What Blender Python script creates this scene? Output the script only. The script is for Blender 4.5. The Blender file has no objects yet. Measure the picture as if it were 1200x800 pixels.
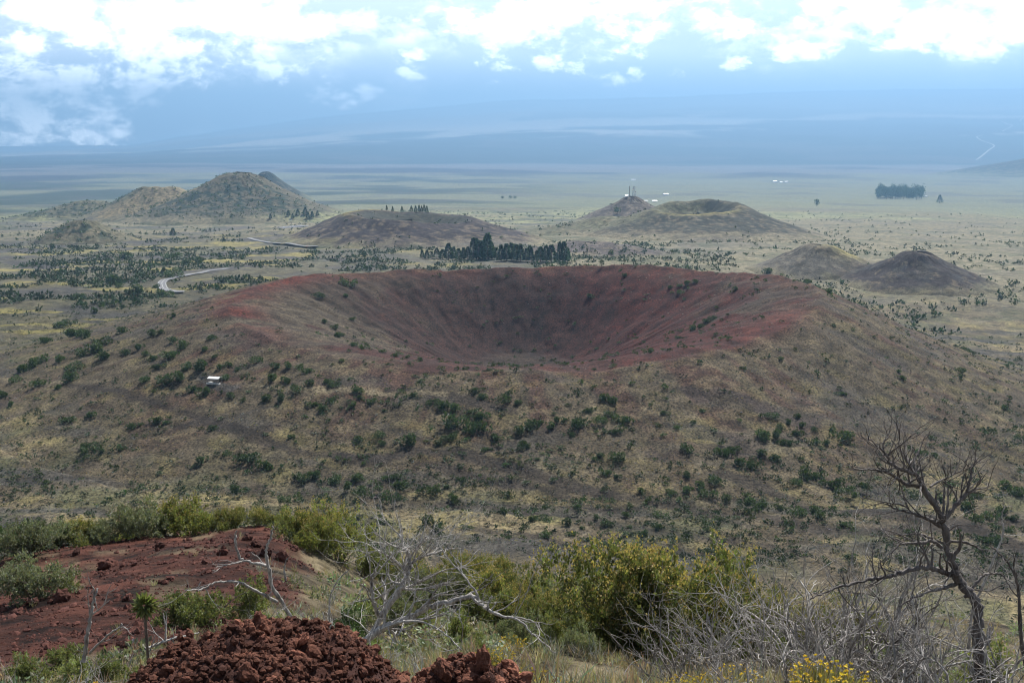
import bpy, bmesh, math, random
import numpy as np
from mathutils import Vector, Matrix
R = math.radians
sc = bpy.context.scene
C = sc.collection

# ------------------------------------------------------------------ camera
ZC = 140.0                 # the camera's height over the plain at the foot of the hill
FPX, V0, UC, VC = 1287.0, 160.0, 600.0, 400.0
PITCH = math.atan((VC - V0) / FPX)
cam = bpy.data.cameras.new('camera'); camo = bpy.data.objects.new('camera', cam); C.objects.link(camo)
camo.location = (0, 0, ZC); camo.rotation_euler = (R(90) - PITCH, 0, 0)
cam.sensor_width = 36.0; cam.lens = 36.0 * FPX / 1200.0
cam.clip_start = 0.1; cam.clip_end = 120000
sc.camera = camo
# ------------------------------------------------------------------ sun and exposure
SUN_EL, SUN_AZ = R(47), R(24)        # ahead of the camera, a little to its right
sun = bpy.data.lights.new('sun', 'SUN'); suno = bpy.data.objects.new('sun', sun); C.objects.link(suno)
sun.energy = 5.0; sun.angle = R(0.5); sun.color = (1.0, 0.955, 0.89)
sdir = Vector((math.sin(SUN_AZ) * math.cos(SUN_EL), math.cos(SUN_AZ) * math.cos(SUN_EL), math.sin(SUN_EL)))
suno.rotation_euler = sdir.to_track_quat('Z', 'Y').to_euler()
suno.location = (0, 0, 400)
sc.view_settings.view_transform = 'Standard'; sc.view_settings.look = 'None'
sc.view_settings.exposure = 1.05; sc.view_settings.gamma = 1.0; sc.view_settings.use_curve_mapping = False
sc.render.engine = 'CYCLES'
sc.cycles.use_denoising = True
sc.cycles.max_bounces = 5; sc.cycles.diffuse_bounces = 2; sc.cycles.transparent_max_bounces = 6
sc.cycles.volume_bounces = 0; sc.cycles.filter_width = 1.1
sc.cycles.sample_clamp_indirect = 4.0

def raydir(u, v):
    x = (u - UC) / FPX; y = (VC - v) / FPX
    f = np.array([0, math.cos(PITCH), -math.sin(PITCH)]); up = np.array([0, math.sin(PITCH), math.cos(PITCH)])
    d = f + y * up; d = d + np.array([x, 0, 0])
    return d / np.linalg.norm(d)

# ------------------------------------------------------------------ sky: Nishita with drifting cumulus
world = bpy.data.worlds.new('World'); sc.world = world; world.use_nodes = True
class NT:
    def __init__(s, tree): s.t = tree; s.n = tree.nodes; s.l = tree.links
    def put(s, a, sock):
        if isinstance(a, (int, float)): sock.default_value = a
        elif isinstance(a, (tuple, list)): sock.default_value = a
        elif a is not None: s.l.new(a, sock)
    def math(s, op, a, b=None, c=None, clamp=False):
        n = s.n.new('ShaderNodeMath'); n.operation = op; n.use_clamp = clamp
        s.put(a, n.inputs[0]); s.put(b, n.inputs[1]); s.put(c, n.inputs[2]); return n.outputs[0]
    def vec(s, op, a, b=None):
        n = s.n.new('ShaderNodeVectorMath'); n.operation = op
        s.put(a, n.inputs[0]); s.put(b, n.inputs[1])
        return n.outputs['Value'] if op in ('DOT_PRODUCT', 'LENGTH') else n.outputs[0]
    def noise(s, vec, scale, detail=4, rough=0.5, dist=0.0, color=False):
        n = s.n.new('ShaderNodeTexNoise'); s.put(vec, n.inputs['Vector'])
        n.inputs['Scale'].default_value = scale; n.inputs['Detail'].default_value = detail
        n.inputs['Roughness'].default_value = rough; n.inputs['Distortion'].default_value = dist
        return n.outputs['Color'] if color else n.outputs['Fac']
    def sstep(s, x, a, b, lo=0.0, hi=1.0):
        n = s.n.new('ShaderNodeMapRange'); n.interpolation_type = 'SMOOTHSTEP'
        s.put(x, n.inputs[0]); n.inputs[1].default_value = a; n.inputs[2].default_value = b
        n.inputs[3].default_value = lo; n.inputs[4].default_value = hi; return n.outputs[0]
    def lin(s, x, a, b, lo=0.0, hi=1.0):
        n = s.n.new('ShaderNodeMapRange'); s.put(x, n.inputs[0]); n.inputs[1].default_value = a; n.inputs[2].default_value = b
        n.inputs[3].default_value = lo; n.inputs[4].default_value = hi; return n.outputs[0]
    def mix(s, f, a, b, blend='MIX'):
        n = s.n.new('ShaderNodeMix'); n.data_type = 'RGBA'; n.blend_type = blend
        s.put(f, n.inputs[0]); s.put(a, n.inputs[6]); s.put(b, n.inputs[7]); return n.outputs[2]
w = NT(world.node_tree)
w.n.clear()
sky = w.n.new('ShaderNodeTexSky'); sky.sky_type = 'NISHITA'; sky.sun_disc = False
sky.sun_elevation = SUN_EL; sky.sun_rotation = SUN_AZ; sky.altitude = 2800; sky.air_density = 1.0; sky.dust_density = 0.6
bg = w.n.new('ShaderNodeBackground'); bg.inputs[1].default_value = 0.05
w.l.new(sky.outputs[0], bg.inputs[0])
tc = w.n.new('ShaderNodeTexCoord'); D0 = tc.outputs['Generated']
sep = w.n.new('ShaderNodeSeparateXYZ'); w.l.new(D0, sep.inputs[0]); EZ = sep.outputs[2]
P = w.vec('MULTIPLY', D0, (1, 1, 1.7))
wn = w.noise(P, 9.0, 3, 0.6, color=True)
PW = w.vec('ADD', P, w.vec('SCALE', w.vec('SUBTRACT', wn, (0.5, 0.5, 0.5)), None))
PW.node.inputs[1].links[0].from_node.inputs['Scale'].default_value = 0.035
n1 = w.noise(PW, 7.0, 10, 0.58)
big = w.noise(P, 2.6, 2, 0.5)
fine = w.noise(PW, 26.0, 8, 0.60)
PU = w.vec('ADD', PW, tuple(sdir * 0.020 + Vector((0, 0, 0.018))))
n1u = w.noise(PU, 7.0, 6, 0.56)
fineu = w.noise(PU, 26.0, 5, 0.6)
# the broken deck: thick a few degrees over the horizon, open blue gaps higher up
cov = w.math('SUBTRACT', w.sstep(EZ, 0.050, 0.105, 0.0, 0.46), w.sstep(EZ, 0.15, 0.42, 0.0, 0.55))
dens = w.math('ADD', w.math('ADD', w.math('SUBTRACT', n1, 0.60), cov), w.math('MULTIPLY', w.math('SUBTRACT', big, 0.5), 0.30))
deck = w.sstep(dens, -0.06, 0.22)
veil = w.sstep(w.math('ADD', dens, 0.10), -0.30, 0.02, 0.0, 0.95)
veil = w.math('MULTIPLY', veil, w.sstep(EZ, 0.14, 0.42, 1.0, 0.08))
# separate cumulus puffs, by azimuth, elevation and angular size
PUFFS = [(20,158,52,30),(98,150,48,30),(78,122,40,20),(18,120,60,34),(60,88,110,44),(165,92,70,28),(240,86,80,24),(312,82,36,16),(110,40,220,55),
 (392,113,30,13),(425,106,20,11),(487,75,24,17),(566,66,20,15),(592,74,26,13),(574,95,18,6),(648,62,32,20),(690,72,34,17),
 (715,93,28,9),(744,88,13,10),(792,87,13,7),(861,74,17,8),(940,60,38,12),(975,56,30,10),(1030,50,50,16),(1090,52,46,15),(1150,50,50,18),
 (740,30,90,34),(840,22,70,26),(560,12,90,30),(300,20,90,34),(1185,30,40,30),(980,8,140,22)]
bmax = None
for (u, v, ru, rv) in PUFFS:
    c = Vector(raydir(u, v)); r_ = Vector((c.y, -c.x, 0)).normalized()
    q = w.vec('SUBTRACT', D0, tuple(c))
    a = w.math('MULTIPLY', w.vec('DOT_PRODUCT', q, tuple(r_)), FPX / ru)
    b = w.math('MULTIPLY', w.vec('DOT_PRODUCT', q, (0, 0, 1)), FPX / rv)
    g = w.math('ADD', w.math('MULTIPLY', a, a), w.math('MULTIPLY', b, b))
    g = w.math('ADD', g, w.math('LESS_THAN', w.vec('DOT_PRODUCT', D0, tuple(c)), 0.0))
    e = w.math('SUBTRACT', 1.0, g)
    bmax = e if bmax is None else w.math('MAXIMUM', bmax, e)
bmax = w.math('MAXIMUM', bmax, -1.5)
finer = w.noise(PW, 75.0, 6, 0.62)
pd = w.math('ADD', w.math('MULTIPLY', bmax, 0.75), w.math('ADD', w.math('MULTIPLY', w.math('SUBTRACT', fine, 0.52), 3.4), w.math('ADD', w.math('MULTIPLY', w.math('SUBTRACT', finer, 0.5), 3.0), w.math('MULTIPLY', w.math('SUBTRACT', n1, 0.5), 2.0))))
puff = w.sstep(pd, 0.0, 1.15)
lit = w.math('ADD', w.math('MULTIPLY', w.math('SUBTRACT', n1, n1u), 6.0), w.math('MULTIPLY', w.math('SUBTRACT', fine, fineu), 3.4))
lit = w.math('ADD', lit, w.sstep(big, 0.35, 0.62, 0.16, 0.58), clamp=True)
deckcol = w.mix(w.math('MULTIPLY', lit, 1.0, clamp=True), (0.80, 0.84, 0.89, 1), (1.95, 1.95, 1.94, 1))
puffcol = w.mix(w.sstep(w.math('ADD', lit, w.math('MULTIPLY', puff, 0.35)), 0.1, 0.9), (1.35, 1.42, 1.5, 1), (2.9, 2.9, 2.88, 1))
puffcol = w.vec('SCALE', puffcol); w.l.new(w.sstep(EZ, -0.005, 0.045, 2.6, 1.0), puffcol.node.inputs['Scale'])
bgv = w.n.new('ShaderNodeBackground'); w.l.new(w.mix(w.sstep(EZ, 0.01, 0.10), (0.40, 0.50, 0.64, 1), (1.12, 1.15, 1.18, 1)), bgv.inputs[0])
bgd = w.n.new('ShaderNodeBackground'); w.l.new(deckcol, bgd.inputs[0])
bgp = w.n.new('ShaderNodeBackground'); w.l.new(puffcol, bgp.inputs[0])
def mixs(f, a, b):
    m = w.n.new('ShaderNodeMixShader'); w.l.new(f, m.inputs[0]); w.l.new(a, m.inputs[1]); w.l.new(b, m.inputs[2]); return m.outputs[0]
low = w.sstep(EZ, -0.02, 0.13, 0.88, 0.0)
out = w.n.new('ShaderNodeOutputWorld')
s_ = mixs(w.math('MAXIMUM', veil, low), bg.outputs[0], bgv.outputs[0]); s_ = mixs(deck, s_, bgd.outputs[0]); s_ = mixs(puff, s_, bgp.outputs[0])
w.l.new(s_, out.inputs[0])
world.cycles.sampling_method = 'MANUAL'; world.cycles.sample_map_resolution = 512

# ------------------------------------------------------------------ noise and mesh helpers
def hsh(ix, iy, s):
    h = (ix.astype(np.int64) * 374761393 + iy.astype(np.int64) * 668265263 + s * 974634541) & 0x7fffffff
    h = ((h ^ (h >> 13)) * 1274126177) & 0x7fffffff
    return ((h ^ (h >> 16)) & 0xffff) / 65535.0
def vn(x, y, s=0):
    x = np.asarray(x, float); y = np.asarray(y, float)
    ix = np.floor(x); iy = np.floor(y); fx = x - ix; fy = y - iy
    fx = fx * fx * fx * (fx * (fx * 6 - 15) + 10); fy = fy * fy * fy * (fy * (fy * 6 - 15) + 10)
    ix = ix.astype(np.int64); iy = iy.astype(np.int64)
    a = hsh(ix, iy, s); b = hsh(ix + 1, iy, s); c = hsh(ix, iy + 1, s); d = hsh(ix + 1, iy + 1, s)
    return (a * (1 - fx) + b * fx) * (1 - fy) + (c * (1 - fx) + d * fx) * fy
def fbm(x, y, o=4, s=0, g=0.5):
    t = 0; a = 1; n = 0
    for i in range(o):
        # turn each octave so that the lattice does not show
        ca, sa = math.cos(0.7 * i + s), math.sin(0.7 * i + s)
        t = t + a * vn((x * ca - y * sa) * 2 ** i + 17.3 * i, (x * sa + y * ca) * 2 ** i + 9.1 * i, s + i); n += a; a *= g
    return t / n
def ss(x, a, b):
    t = np.clip((np.asarray(x, float) - a) / (b - a), 0, 1); return t * t * (3 - 2 * t)
def lerp(a, b, t): return a + (b - a) * t

def mesh_obj(name, verts, faces, mat, parent=None, smooth=False, cols=None, link=True):
    me = bpy.data.meshes.new(name)
    verts = np.asarray(verts, np.float32); faces = np.asarray(faces, np.int32)
    me.vertices.add(len(verts)); me.vertices.foreach_set('co', verts.ravel())
    k = faces.shape[1]
    me.loops.add(faces.size); me.loops.foreach_set('vertex_index', faces.ravel())
    me.polygons.add(len(faces)); me.polygons.foreach_set('loop_start', np.arange(0, faces.size, k, dtype=np.int32))
    me.polygons.foreach_set('use_smooth', np.full(len(faces), smooth))
    if cols is not None:
        at = me.color_attributes.new('col', 'FLOAT_COLOR', 'POINT')
        at.data.foreach_set('color', np.concatenate([cols, np.ones((len(cols), 1))], 1).astype(np.float32).ravel())
    me.update(); me.validate()
    if mat: me.materials.append(mat)
    o = bpy.data.objects.new(name, me); C.objects.link(o)
    if parent: o.parent = parent
    return o
def tag(o, label=None, cat=None, group=None, kind=None):
    if label: o['label'] = label
    if cat: o['category'] = cat
    if group: o['group'] = group
    if kind: o['kind'] = kind
    return o
def empty(name, loc, rz=0.0):
    o = bpy.data.objects.new(name, None); C.objects.link(o); o.location = loc; o.rotation_euler = (0, 0, rz); o.empty_display_size = 0.2
    return o
def mat_new(name):
    m = bpy.data.materials.new(name); m.use_nodes = True; m.node_tree.nodes.clear(); return m, NT(m.node_tree)
def simple(name, col, rough=0.8, var=0.25, scale=3.0, metal=0.0):
    m, n = mat_new(name)
    p = n.n.new('ShaderNodeBsdfPrincipled'); o = n.n.new('ShaderNodeOutputMaterial'); n.l.new(p.outputs[0], o.inputs[0])
    tcn = n.n.new('ShaderNodeTexCoord')
    f = n.noise(tcn.outputs['Object'], scale, 5, 0.6)
    c0 = tuple(x * (1 - var) for x in col) + (1,); c1 = tuple(min(1, x * (1 + var)) for x in col) + (1,)
    n.l.new(n.mix(n.lin(f, 0.3, 0.7), c0, c1), p.inputs['Base Color'])
    p.inputs['Roughness'].default_value = rough; p.inputs['Metallic'].default_value = metal
    return m
def terrain_mat(name, near_scale, relief, spec=0.1, fine=True):
    m, n = mat_new(name)
    p = n.n.new('ShaderNodeBsdfPrincipled'); o = n.n.new('ShaderNodeOutputMaterial'); n.l.new(p.outputs[0], o.inputs[0])
    at = n.n.new('ShaderNodeAttribute'); at.attribute_name = 'col'
    g = n.n.new('ShaderNodeNewGeometry'); pos = g.outputs['Position']
    a = n.noise(pos, near_scale, 8, 0.68)
    b = n.noise(pos, near_scale * 0.13, 5, 0.6)
    k = n.math('MULTIPLY', n.lin(a, 0.38, 0.62, 0.18, 1.85), n.lin(b, 0.35, 0.65, 0.58, 1.42))
    col = n.vec('SCALE', at.outputs['Color'], None); col.node.inputs['Scale'].default_value = 1
    n.l.new(k, col.node.inputs['Scale'])
    # tufts of pale dry grass
    t = n.sstep(n.noise(pos, near_scale * 2.3, 3, 0.6), 0.56, 0.70, 0.0, 0.5)
    tuft = n.mix(0.5, col, (0.27, 0.23, 0.13, 1))
    gs = n.n.new('ShaderNodeSeparateColor'); n.l.new(at.outputs['Color'], gs.inputs[0])
    notred = n.sstep(n.math('DIVIDE', gs.outputs[1], n.math('ADD', gs.outputs[0], 0.001)), 0.55, 0.85)
    n.l.new(n.mix(n.math('MULTIPLY', n.math('MULTIPLY', t, notred), n.sstep(gs.outputs[1], 0.026, 0.05)), col, tuft), p.inputs['Base Color'])
    p.inputs['Roughness'].default_value = 0.95; p.inputs['Specular IOR Level'].default_value = spec
    bp = n.n.new('ShaderNodeBump'); bp.inputs['Strength'].default_value = 1.0; bp.inputs['Distance'].default_value = relief
    n.l.new(a, bp.inputs['Height']); n.l.new(bp.outputs[0], p.inputs['Normal'])
    return m
# ------------------------------------------------------------------ the lie of the land
PD = np.array([0, 3, 4.5, 8, 12, 15, 20, 30, 40, 50, 70, 120, 200, 300, 350, 430, 510, 700, 950, 1150, 1350, 1650, 2050, 2800, 6000, 10000, 18000, 55000, 90000], float)
PZ = np.array([-1.65, -1.8, -2.5, -4.3, -6.2, -7.6, -9.8, -13.5, -17.0, -21, -31, -55, -92, -124, -133, -135, -136, -137, -141, -147.5, -154, -166, -180, -208, -318, -392, -425, -425, -425], float)
PL = PZ.copy(); PL[3:10] = [-4.2, -6.0, -7.2, -8.8, -11.6, -14.2, -18.6]      # the red shoulder on the left stands higher
AZ_U = [0, 150, 250, 400, 600, 900, 1200]; RIDGE_V = [176, 171, 156, 136, 118, 108, 104]
rz_az = []; rz_z = []
for u, v in zip(AZ_U, RIDGE_V):
    d = raydir(u, v); rz_az.append(math.atan2(d[0], d[1])); rz_z.append(55000 * d[2] / math.hypot(d[0], d[1]))
rz_az = [-2.0] + rz_az + [0.9, 1.6]; rz_z = [rz_z[0]] + rz_z + [rz_z[-1] * 1.05, -425]
def base0(x, y):
    x = np.asarray(x, float); y = np.asarray(y, float)
    D = np.hypot(x, y); az = np.arctan2(x, y)
    Dn = D * (1 + 0.05 * (fbm(x / 400 + 5, y / 400, 2, 3) - 0.5) * ss(D, 60, 400))
    kl = 1 - ss(az, -0.24, -0.10); z = np.interp(Dn, PD, PZ) * (1 - kl) + np.interp(Dn, PD, PL) * kl
    zr = np.interp(az, rz_az, rz_z)
    t = np.clip((D - 18000) / 37000, 0, 1)
    z = z + (zr + 425) * (t ** 1.15) * (1 - 0.6 * ss(D, 55500, 58500))
    # the plain lies lower to the right of the crater
    z = z - 26 * ss(x, 90, 420) * ss(D, 450, 800) * (1 - ss(D, 1000, 1600))
    return z
def relief(x, y):
    D = np.hypot(x, y)
    z = (fbm(x / 3.2, y / 3.2, 4, 11) - 0.5) * 0.75 * (1 - ss(D, 55, 120)) * ss(D, 3, 9)
    z = z + (fbm(x / 38, y / 38, 5, 21) - 0.5) * 6.5 * ss(D, 60, 300) * (1 - ss(D, 2500, 5000))
    z = z + (fbm(x / 9, y / 9, 3, 31) - 0.5) * 2.2 * ss(D, 200, 350) * (1 - ss(D, 900, 1500))
    z = z + (fbm(x / 600, y / 600, 4, 41) - 0.5) * 26 * ss(D, 1500, 5000)
    z = z + (fbm(x / 4200, y / 4200, 5, 51) - 0.5) * 260 * ss(D, 19000, 28000)
    return z
def ground(x, y): return ZC + base0(x, y) + relief(x, y)

# ---- cones: centre (x, y), rim radius, outer radius, heights
def px(u, v, D):
    d = raydir(u, v); h = math.hypot(d[0], d[1]); return np.array([d[0] / h * D, d[1] / h * D, ZC + d[2] / h * D])
CONES = []
class Cone:
    def __init__(s, name, label, u, D, rim_r, out_r, rim_h, depth=0.0, floor_r=0.5, seed=1, lop=(0, 0), pw=1.25, asp=1.0, rough=1.0):
        p = px(u, 300, D); s.x, s.y = p[0], p[1]; s.R, s.O, s.h, s.dep, s.fr = rim_r, out_r, rim_h, depth, floor_r
        s.seed, s.lop, s.pw, s.asp, s.name, s.label, s.rough = seed, lop, pw, asp, name, label, rough; CONES.append(s)
    def polar(s, x, y):
        dx = (np.asarray(x, float) - s.x) / s.asp; dy = np.asarray(y, float) - s.y
        return np.hypot(dx, dy), np.arctan2(dx, dy)
    def local(s, r, a):
        ca, sa = np.cos(a), np.sin(a)
        w_ = 1 + 0.16 * (fbm(ca * 1.4 + 7 * s.seed, sa * 1.4, 3, s.seed) - 0.5) * s.rough
        Rr = s.R * w_; Oo = s.O * (1 + 0.2 * (fbm(ca * 1.1, sa * 1.1 + 5 * s.seed, 2, s.seed + 9) - 0.5))
        hr = s.h * (1 + s.lop[0] * sa + s.lop[1] * ca + 0.16 * (fbm(ca * 1.7 + 3, sa * 1.7 + s.seed, 3, s.seed + 4) - 0.5) * s.rough)
        t = np.clip((r - Rr) / (Oo - Rr), 0, 1)
        outer = hr * (1 - t) ** s.pw * (1 - 0.25 * t * (1 - t))
        ti = np.clip(r / Rr, 0, 1)
        inner = hr - s.dep * (1 - ss(ti, s.fr, 1.0) * 0.55 - 0.45 * np.clip((ti - s.fr) / (1 - s.fr), 0, 1))
        k = 0.08 * s.R + 1e-6                       # a rounded rim
        z = np.where(r < Rr, inner, outer)
        z = z - np.exp(-((r - Rr) / (k * 1.5)) ** 2) * 0.03 * s.h
        gul = (fbm(a * 26 / math.pi + r / s.R, r / s.R * 1.6, 3, s.seed + 2) - 0.5) * 0.07 * s.h * ss(r, Rr * 1.05, Rr * 1.5) * (1 - t)
        return z + gul * s.rough, t
    def z(s, x, y):
        r, a = s.polar(x, y); h, t = s.local(r, a)
        return ground(x, y) + h - 1.6 * ss(t, 0.86, 1.0)

class Main(Cone):
    def local(s, r, a):
        ca, sa = np.cos(a), np.sin(a)              # a = 0 is away from the camera, pi/2 to the right
        jag = fbm(ca * 2.2 + 9, sa * 2.2 + 3, 4, 77) - 0.5
        jg2 = fbm(a * 22 / math.pi, np.full_like(a, 4.2), 3, 78) - 0.5
        Rr = s.R * (1 + 0.07 * jag + 0.022 * jg2)
        zr = -100.5 + 8.5 * sa ** 2 - 6.0 * (ca < 0) * ca ** 2 + 2.0 * (ca > 0) * ca + 2.5 * sa + 5.0 * jag + 3.2 * jg2
        L = np.interp(a, [-math.pi, -2.2, -1.57, -0.8, 0, 0.8, 1.57, 2.2, math.pi], [150, 165, 185, 190, 200, 230, 215, 190, 150])
        t = np.clip((r - Rr) / L, 0, 1)
        zb = -138 - 26 * ss(sa, 0.2, 0.9)
        outer = zb + (zr - zb) * (1 - t) ** 1.55
        dx = r * sa; dy = r * ca
        rf = np.hypot(dx * 1.0, dy - 52.0)         # the floor sits behind the middle
        fl = 34.0
        q = np.clip((r - 0.02) / Rr, 0, 1)
        ed = Rr - r; fd = np.maximum(rf - fl, 0)
        ti = np.clip(fd / (fd + np.maximum(ed, 0) + 1e-3), 0, 1)
        inner = -153.0 + (zr + 153.0) * (0.25 * ss(ti, 0, 1) + 0.75 * ti)
        inner = inner + (fbm(dx / 14, dy / 14, 4, 71) - 0.5) * 3.0
        z = np.where(r < Rr, inner, outer) - 3.2 * np.exp(-((r - Rr) / 17.0) ** 2)
        rid = (fbm(a * 34 / math.pi, r / 90, 5, 72) - 0.5) * 5.5 * ss(r, Rr, Rr + 40) * (1 - t)
        ch = (fbm(a * 40 / math.pi, r / 60, 4, 73) - 0.5) * 3.2 * ss(ti, 0.02, 0.3) * (1 - ss(ti, 0.8, 1)) * (r < Rr)
        return z + rid + ch + (fbm(dx / 7, dy / 7, 3, 74) - 0.5) * 1.6 * ss(r, Rr - 5, Rr + 20), t
    def z(s, x, y):
        r, a = s.polar(x, y); h, t = s.local(r, a); g = ground(x, y)
        b = ss(t, 0.72, 0.97)
        return (ZC + h) * (1 - b) + (g - 1.4) * b
MAIN = Main('crater_cone', 'wide red cinder crater', 612, 690, 182, 430, 40, seed=70)
CA = Cone('hill', 'dark flat topped cone behind the conifer grove', 484, 1880, 112, 232, 42, 16, 0.35, 3, (-0.14, 0.12), 1.1, 1.0)
CB = Cone('hill', 'tall tan cone speckled with dark scrub', 284, 3050, 34, 330, 122, 0, 0.5, 5, (0, 0), 1.22, 1.08, 0.7)
CB2 = Cone('hill', 'pale yellow shoulder beside the tall tan cone', 192, 3200, 45, 230, 86, 10, 0.3, 6, (0, 0), 1.3, 1.1, 0.6)
CB3 = Cone('hill', 'low dark green hump left of the tall tan cone', 110, 3300, 25, 190, 46, 0, 0.3, 7, (0, 0), 1.25, 1.3, 0.6)
CB4 = Cone('hill', 'small blue green hill behind the tall tan cone', 316, 5200, 22, 230, 128, 0, 0.3, 8, (0, 0), 1.2, 1.0, 0.5)
CC = Cone('hill', 'low scrubby knoll on the plain', 100, 2080, 18, 95, 36, 0, 0.3, 9, (0, 0), 1.2, 1.0, 0.8)
CD = Cone('hill', 'pointed knoll carrying the mast', 738, 2650, 14, 150, 62, 0, 0.3, 12, (0, 0), 1.2, 1.0, 0.7)
CE = Cone('hill', 'grey green cone with a shallow bowl', 815, 2090, 74, 225, 55, 24, 0.4, 13, (0.08, 0.20), 1.15, 1.08, 0.9)
CE2 = Cone('hill', 'low grassy apron of the grey green cone', 722, 2170, 40, 170, 30, 0, 0.3, 14, (0, 0), 1.3, 1.2, 0.9)
CF1 = Cone('hill', 'low grey cone with a yellow hollow', 962, 1390, 16, 84, 32, 0, 0.3, 15, (0, 0), 1.15, 1.1, 0.9)
CF2 = Cone('hill', 'dark brown pointed cone on the plain', 1074, 1330, 14, 92, 34, 0, 0.3, 16, (0, 0), 1.18, 1.0, 0.8)
CG = Cone('hill', 'dark forested ridge beyond the plain', 1240, 13500, 200, 1150, 215, 0, 0.3, 17, (0, 0), 1.15, 1.3, 0.7)
CH = Cone('hill', 'low broken lava hummock', 690, 1560, 18, 100, 15, 0, 0.3, 18, (0, 0), 1.2, 1.3, 1.5)

def height(x, y):
    x = np.asarray(x, float); y = np.asarray(y, float)
    g = ground(x, y); z = g.copy()
    for c in CONES:
        r, a = c.polar(x, y); lim = 480 if c is MAIN else c.O * 1.12
        i = r < lim
        if i.any():
            zc = c.z(x[i], y[i]); rr = r[i]
            if c is MAIN: z[i] = np.where(rr < 260, zc, np.maximum(z[i], zc))
            else: z[i] = np.maximum(z[i], zc)
    return z
MARCH = np.exp(np.linspace(math.log(2.5), math.log(50000), 3400))
def pick(pts):
    """where the sight lines through these picture points meet the ground"""
    outp = np.zeros((len(pts), 3))
    for k in range(0, len(pts), 40):
        ds = np.array([raydir(p[0], p[1]) for p in pts[k:k + 40]])
        h = np.hypot(ds[:, 0], ds[:, 1])[:, None]
        X = ds[:, :1] / h * MARCH; Y = ds[:, 1:2] / h * MARCH; Z = ZC + ds[:, 2:3] / h * MARCH
        H = height(X.ravel(), Y.ravel()).reshape(X.shape)
        i = np.argmax(Z < H, axis=1)
        j = np.arange(len(ds)); outp[k:k + 40] = np.stack([X[j, i], Y[j, i], H[j, i]], 1)
    return outp
def zat(x, y): return float(height(np.array([x]), np.array([y]))[0])

# ------------------------------------------------------------------ what covers the land (its own colour, with cloud shade painted into the far dark bands)
SOIL = np.array([0.108, 0.086, 0.063]); TAN = np.array([0.235, 0.190, 0.125]); LAVA = np.array([0.045, 0.043, 0.046]); RED = np.array([0.125, 0.036, 0.028])
DRED = np.array([0.070, 0.034, 0.030]); SCRUB = np.array([0.060, 0.075, 0.040]); PALE = np.array([0.23, 0.235, 0.125]); YEL = np.array([0.25, 0.215, 0.075]); FOREST = np.array([0.022, 0.036, 0.026]); REDN = np.array([0.072, 0.027, 0.021]); ASH = np.array([0.135, 0.125, 0.118])
def mixc(c, k, t): return c + (k - c) * np.clip(t, 0, 1)[:, None]
def streak(x, y, x0, y0, ang, L, W):
    ca, sa = math.cos(ang), math.sin(ang); a = ((x - x0) * ca + (y - y0) * sa) / L; b = (-(x - x0) * sa + (y - y0) * ca) / W
    return np.exp(-(a * a + b * b))
def track_dist(x, y, pts):
    q = np.array(pts); best = np.full(len(x), 1e9)
    box = (x > q[:, 0].min() - 20) & (x < q[:, 0].max() + 20) & (y > q[:, 1].min() - 20) & (y < q[:, 1].max() + 20)
    if not box.any(): return best
    xb, yb = x[box], y[box]; bb = best[box]
    for (x0, y0), (x1, y1) in zip(q[:-1], q[1:]):
        t = np.clip(((xb - x0) * (x1 - x0) + (yb - y0) * (y1 - y0)) / ((x1 - x0) ** 2 + (y1 - y0) ** 2), 0, 1)
        bb = np.minimum(bb, np.hypot(xb - x0 - t * (x1 - x0), yb - y0 - t * (y1 - y0)))
    best[box] = bb; return best
def on_track(x, y):
    k = np.ones(len(x))
    for t_ in TRACKS: k = np.minimum(k, ss(track_dist(x, y, t_[0]), t_[1] * 0.6, t_[1] * 1.2))
    return k
def red_zone(x, y):
    n = fbm(x / 3, y / 3, 3, 141) - 0.5
    return ss(-x - 3.6 + 3.0 * n - 0.168 * (y - 15), -0.3, 0.8) * ss(np.hypot(x, y) + 7 * n, 14.5, 16.5)
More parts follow.
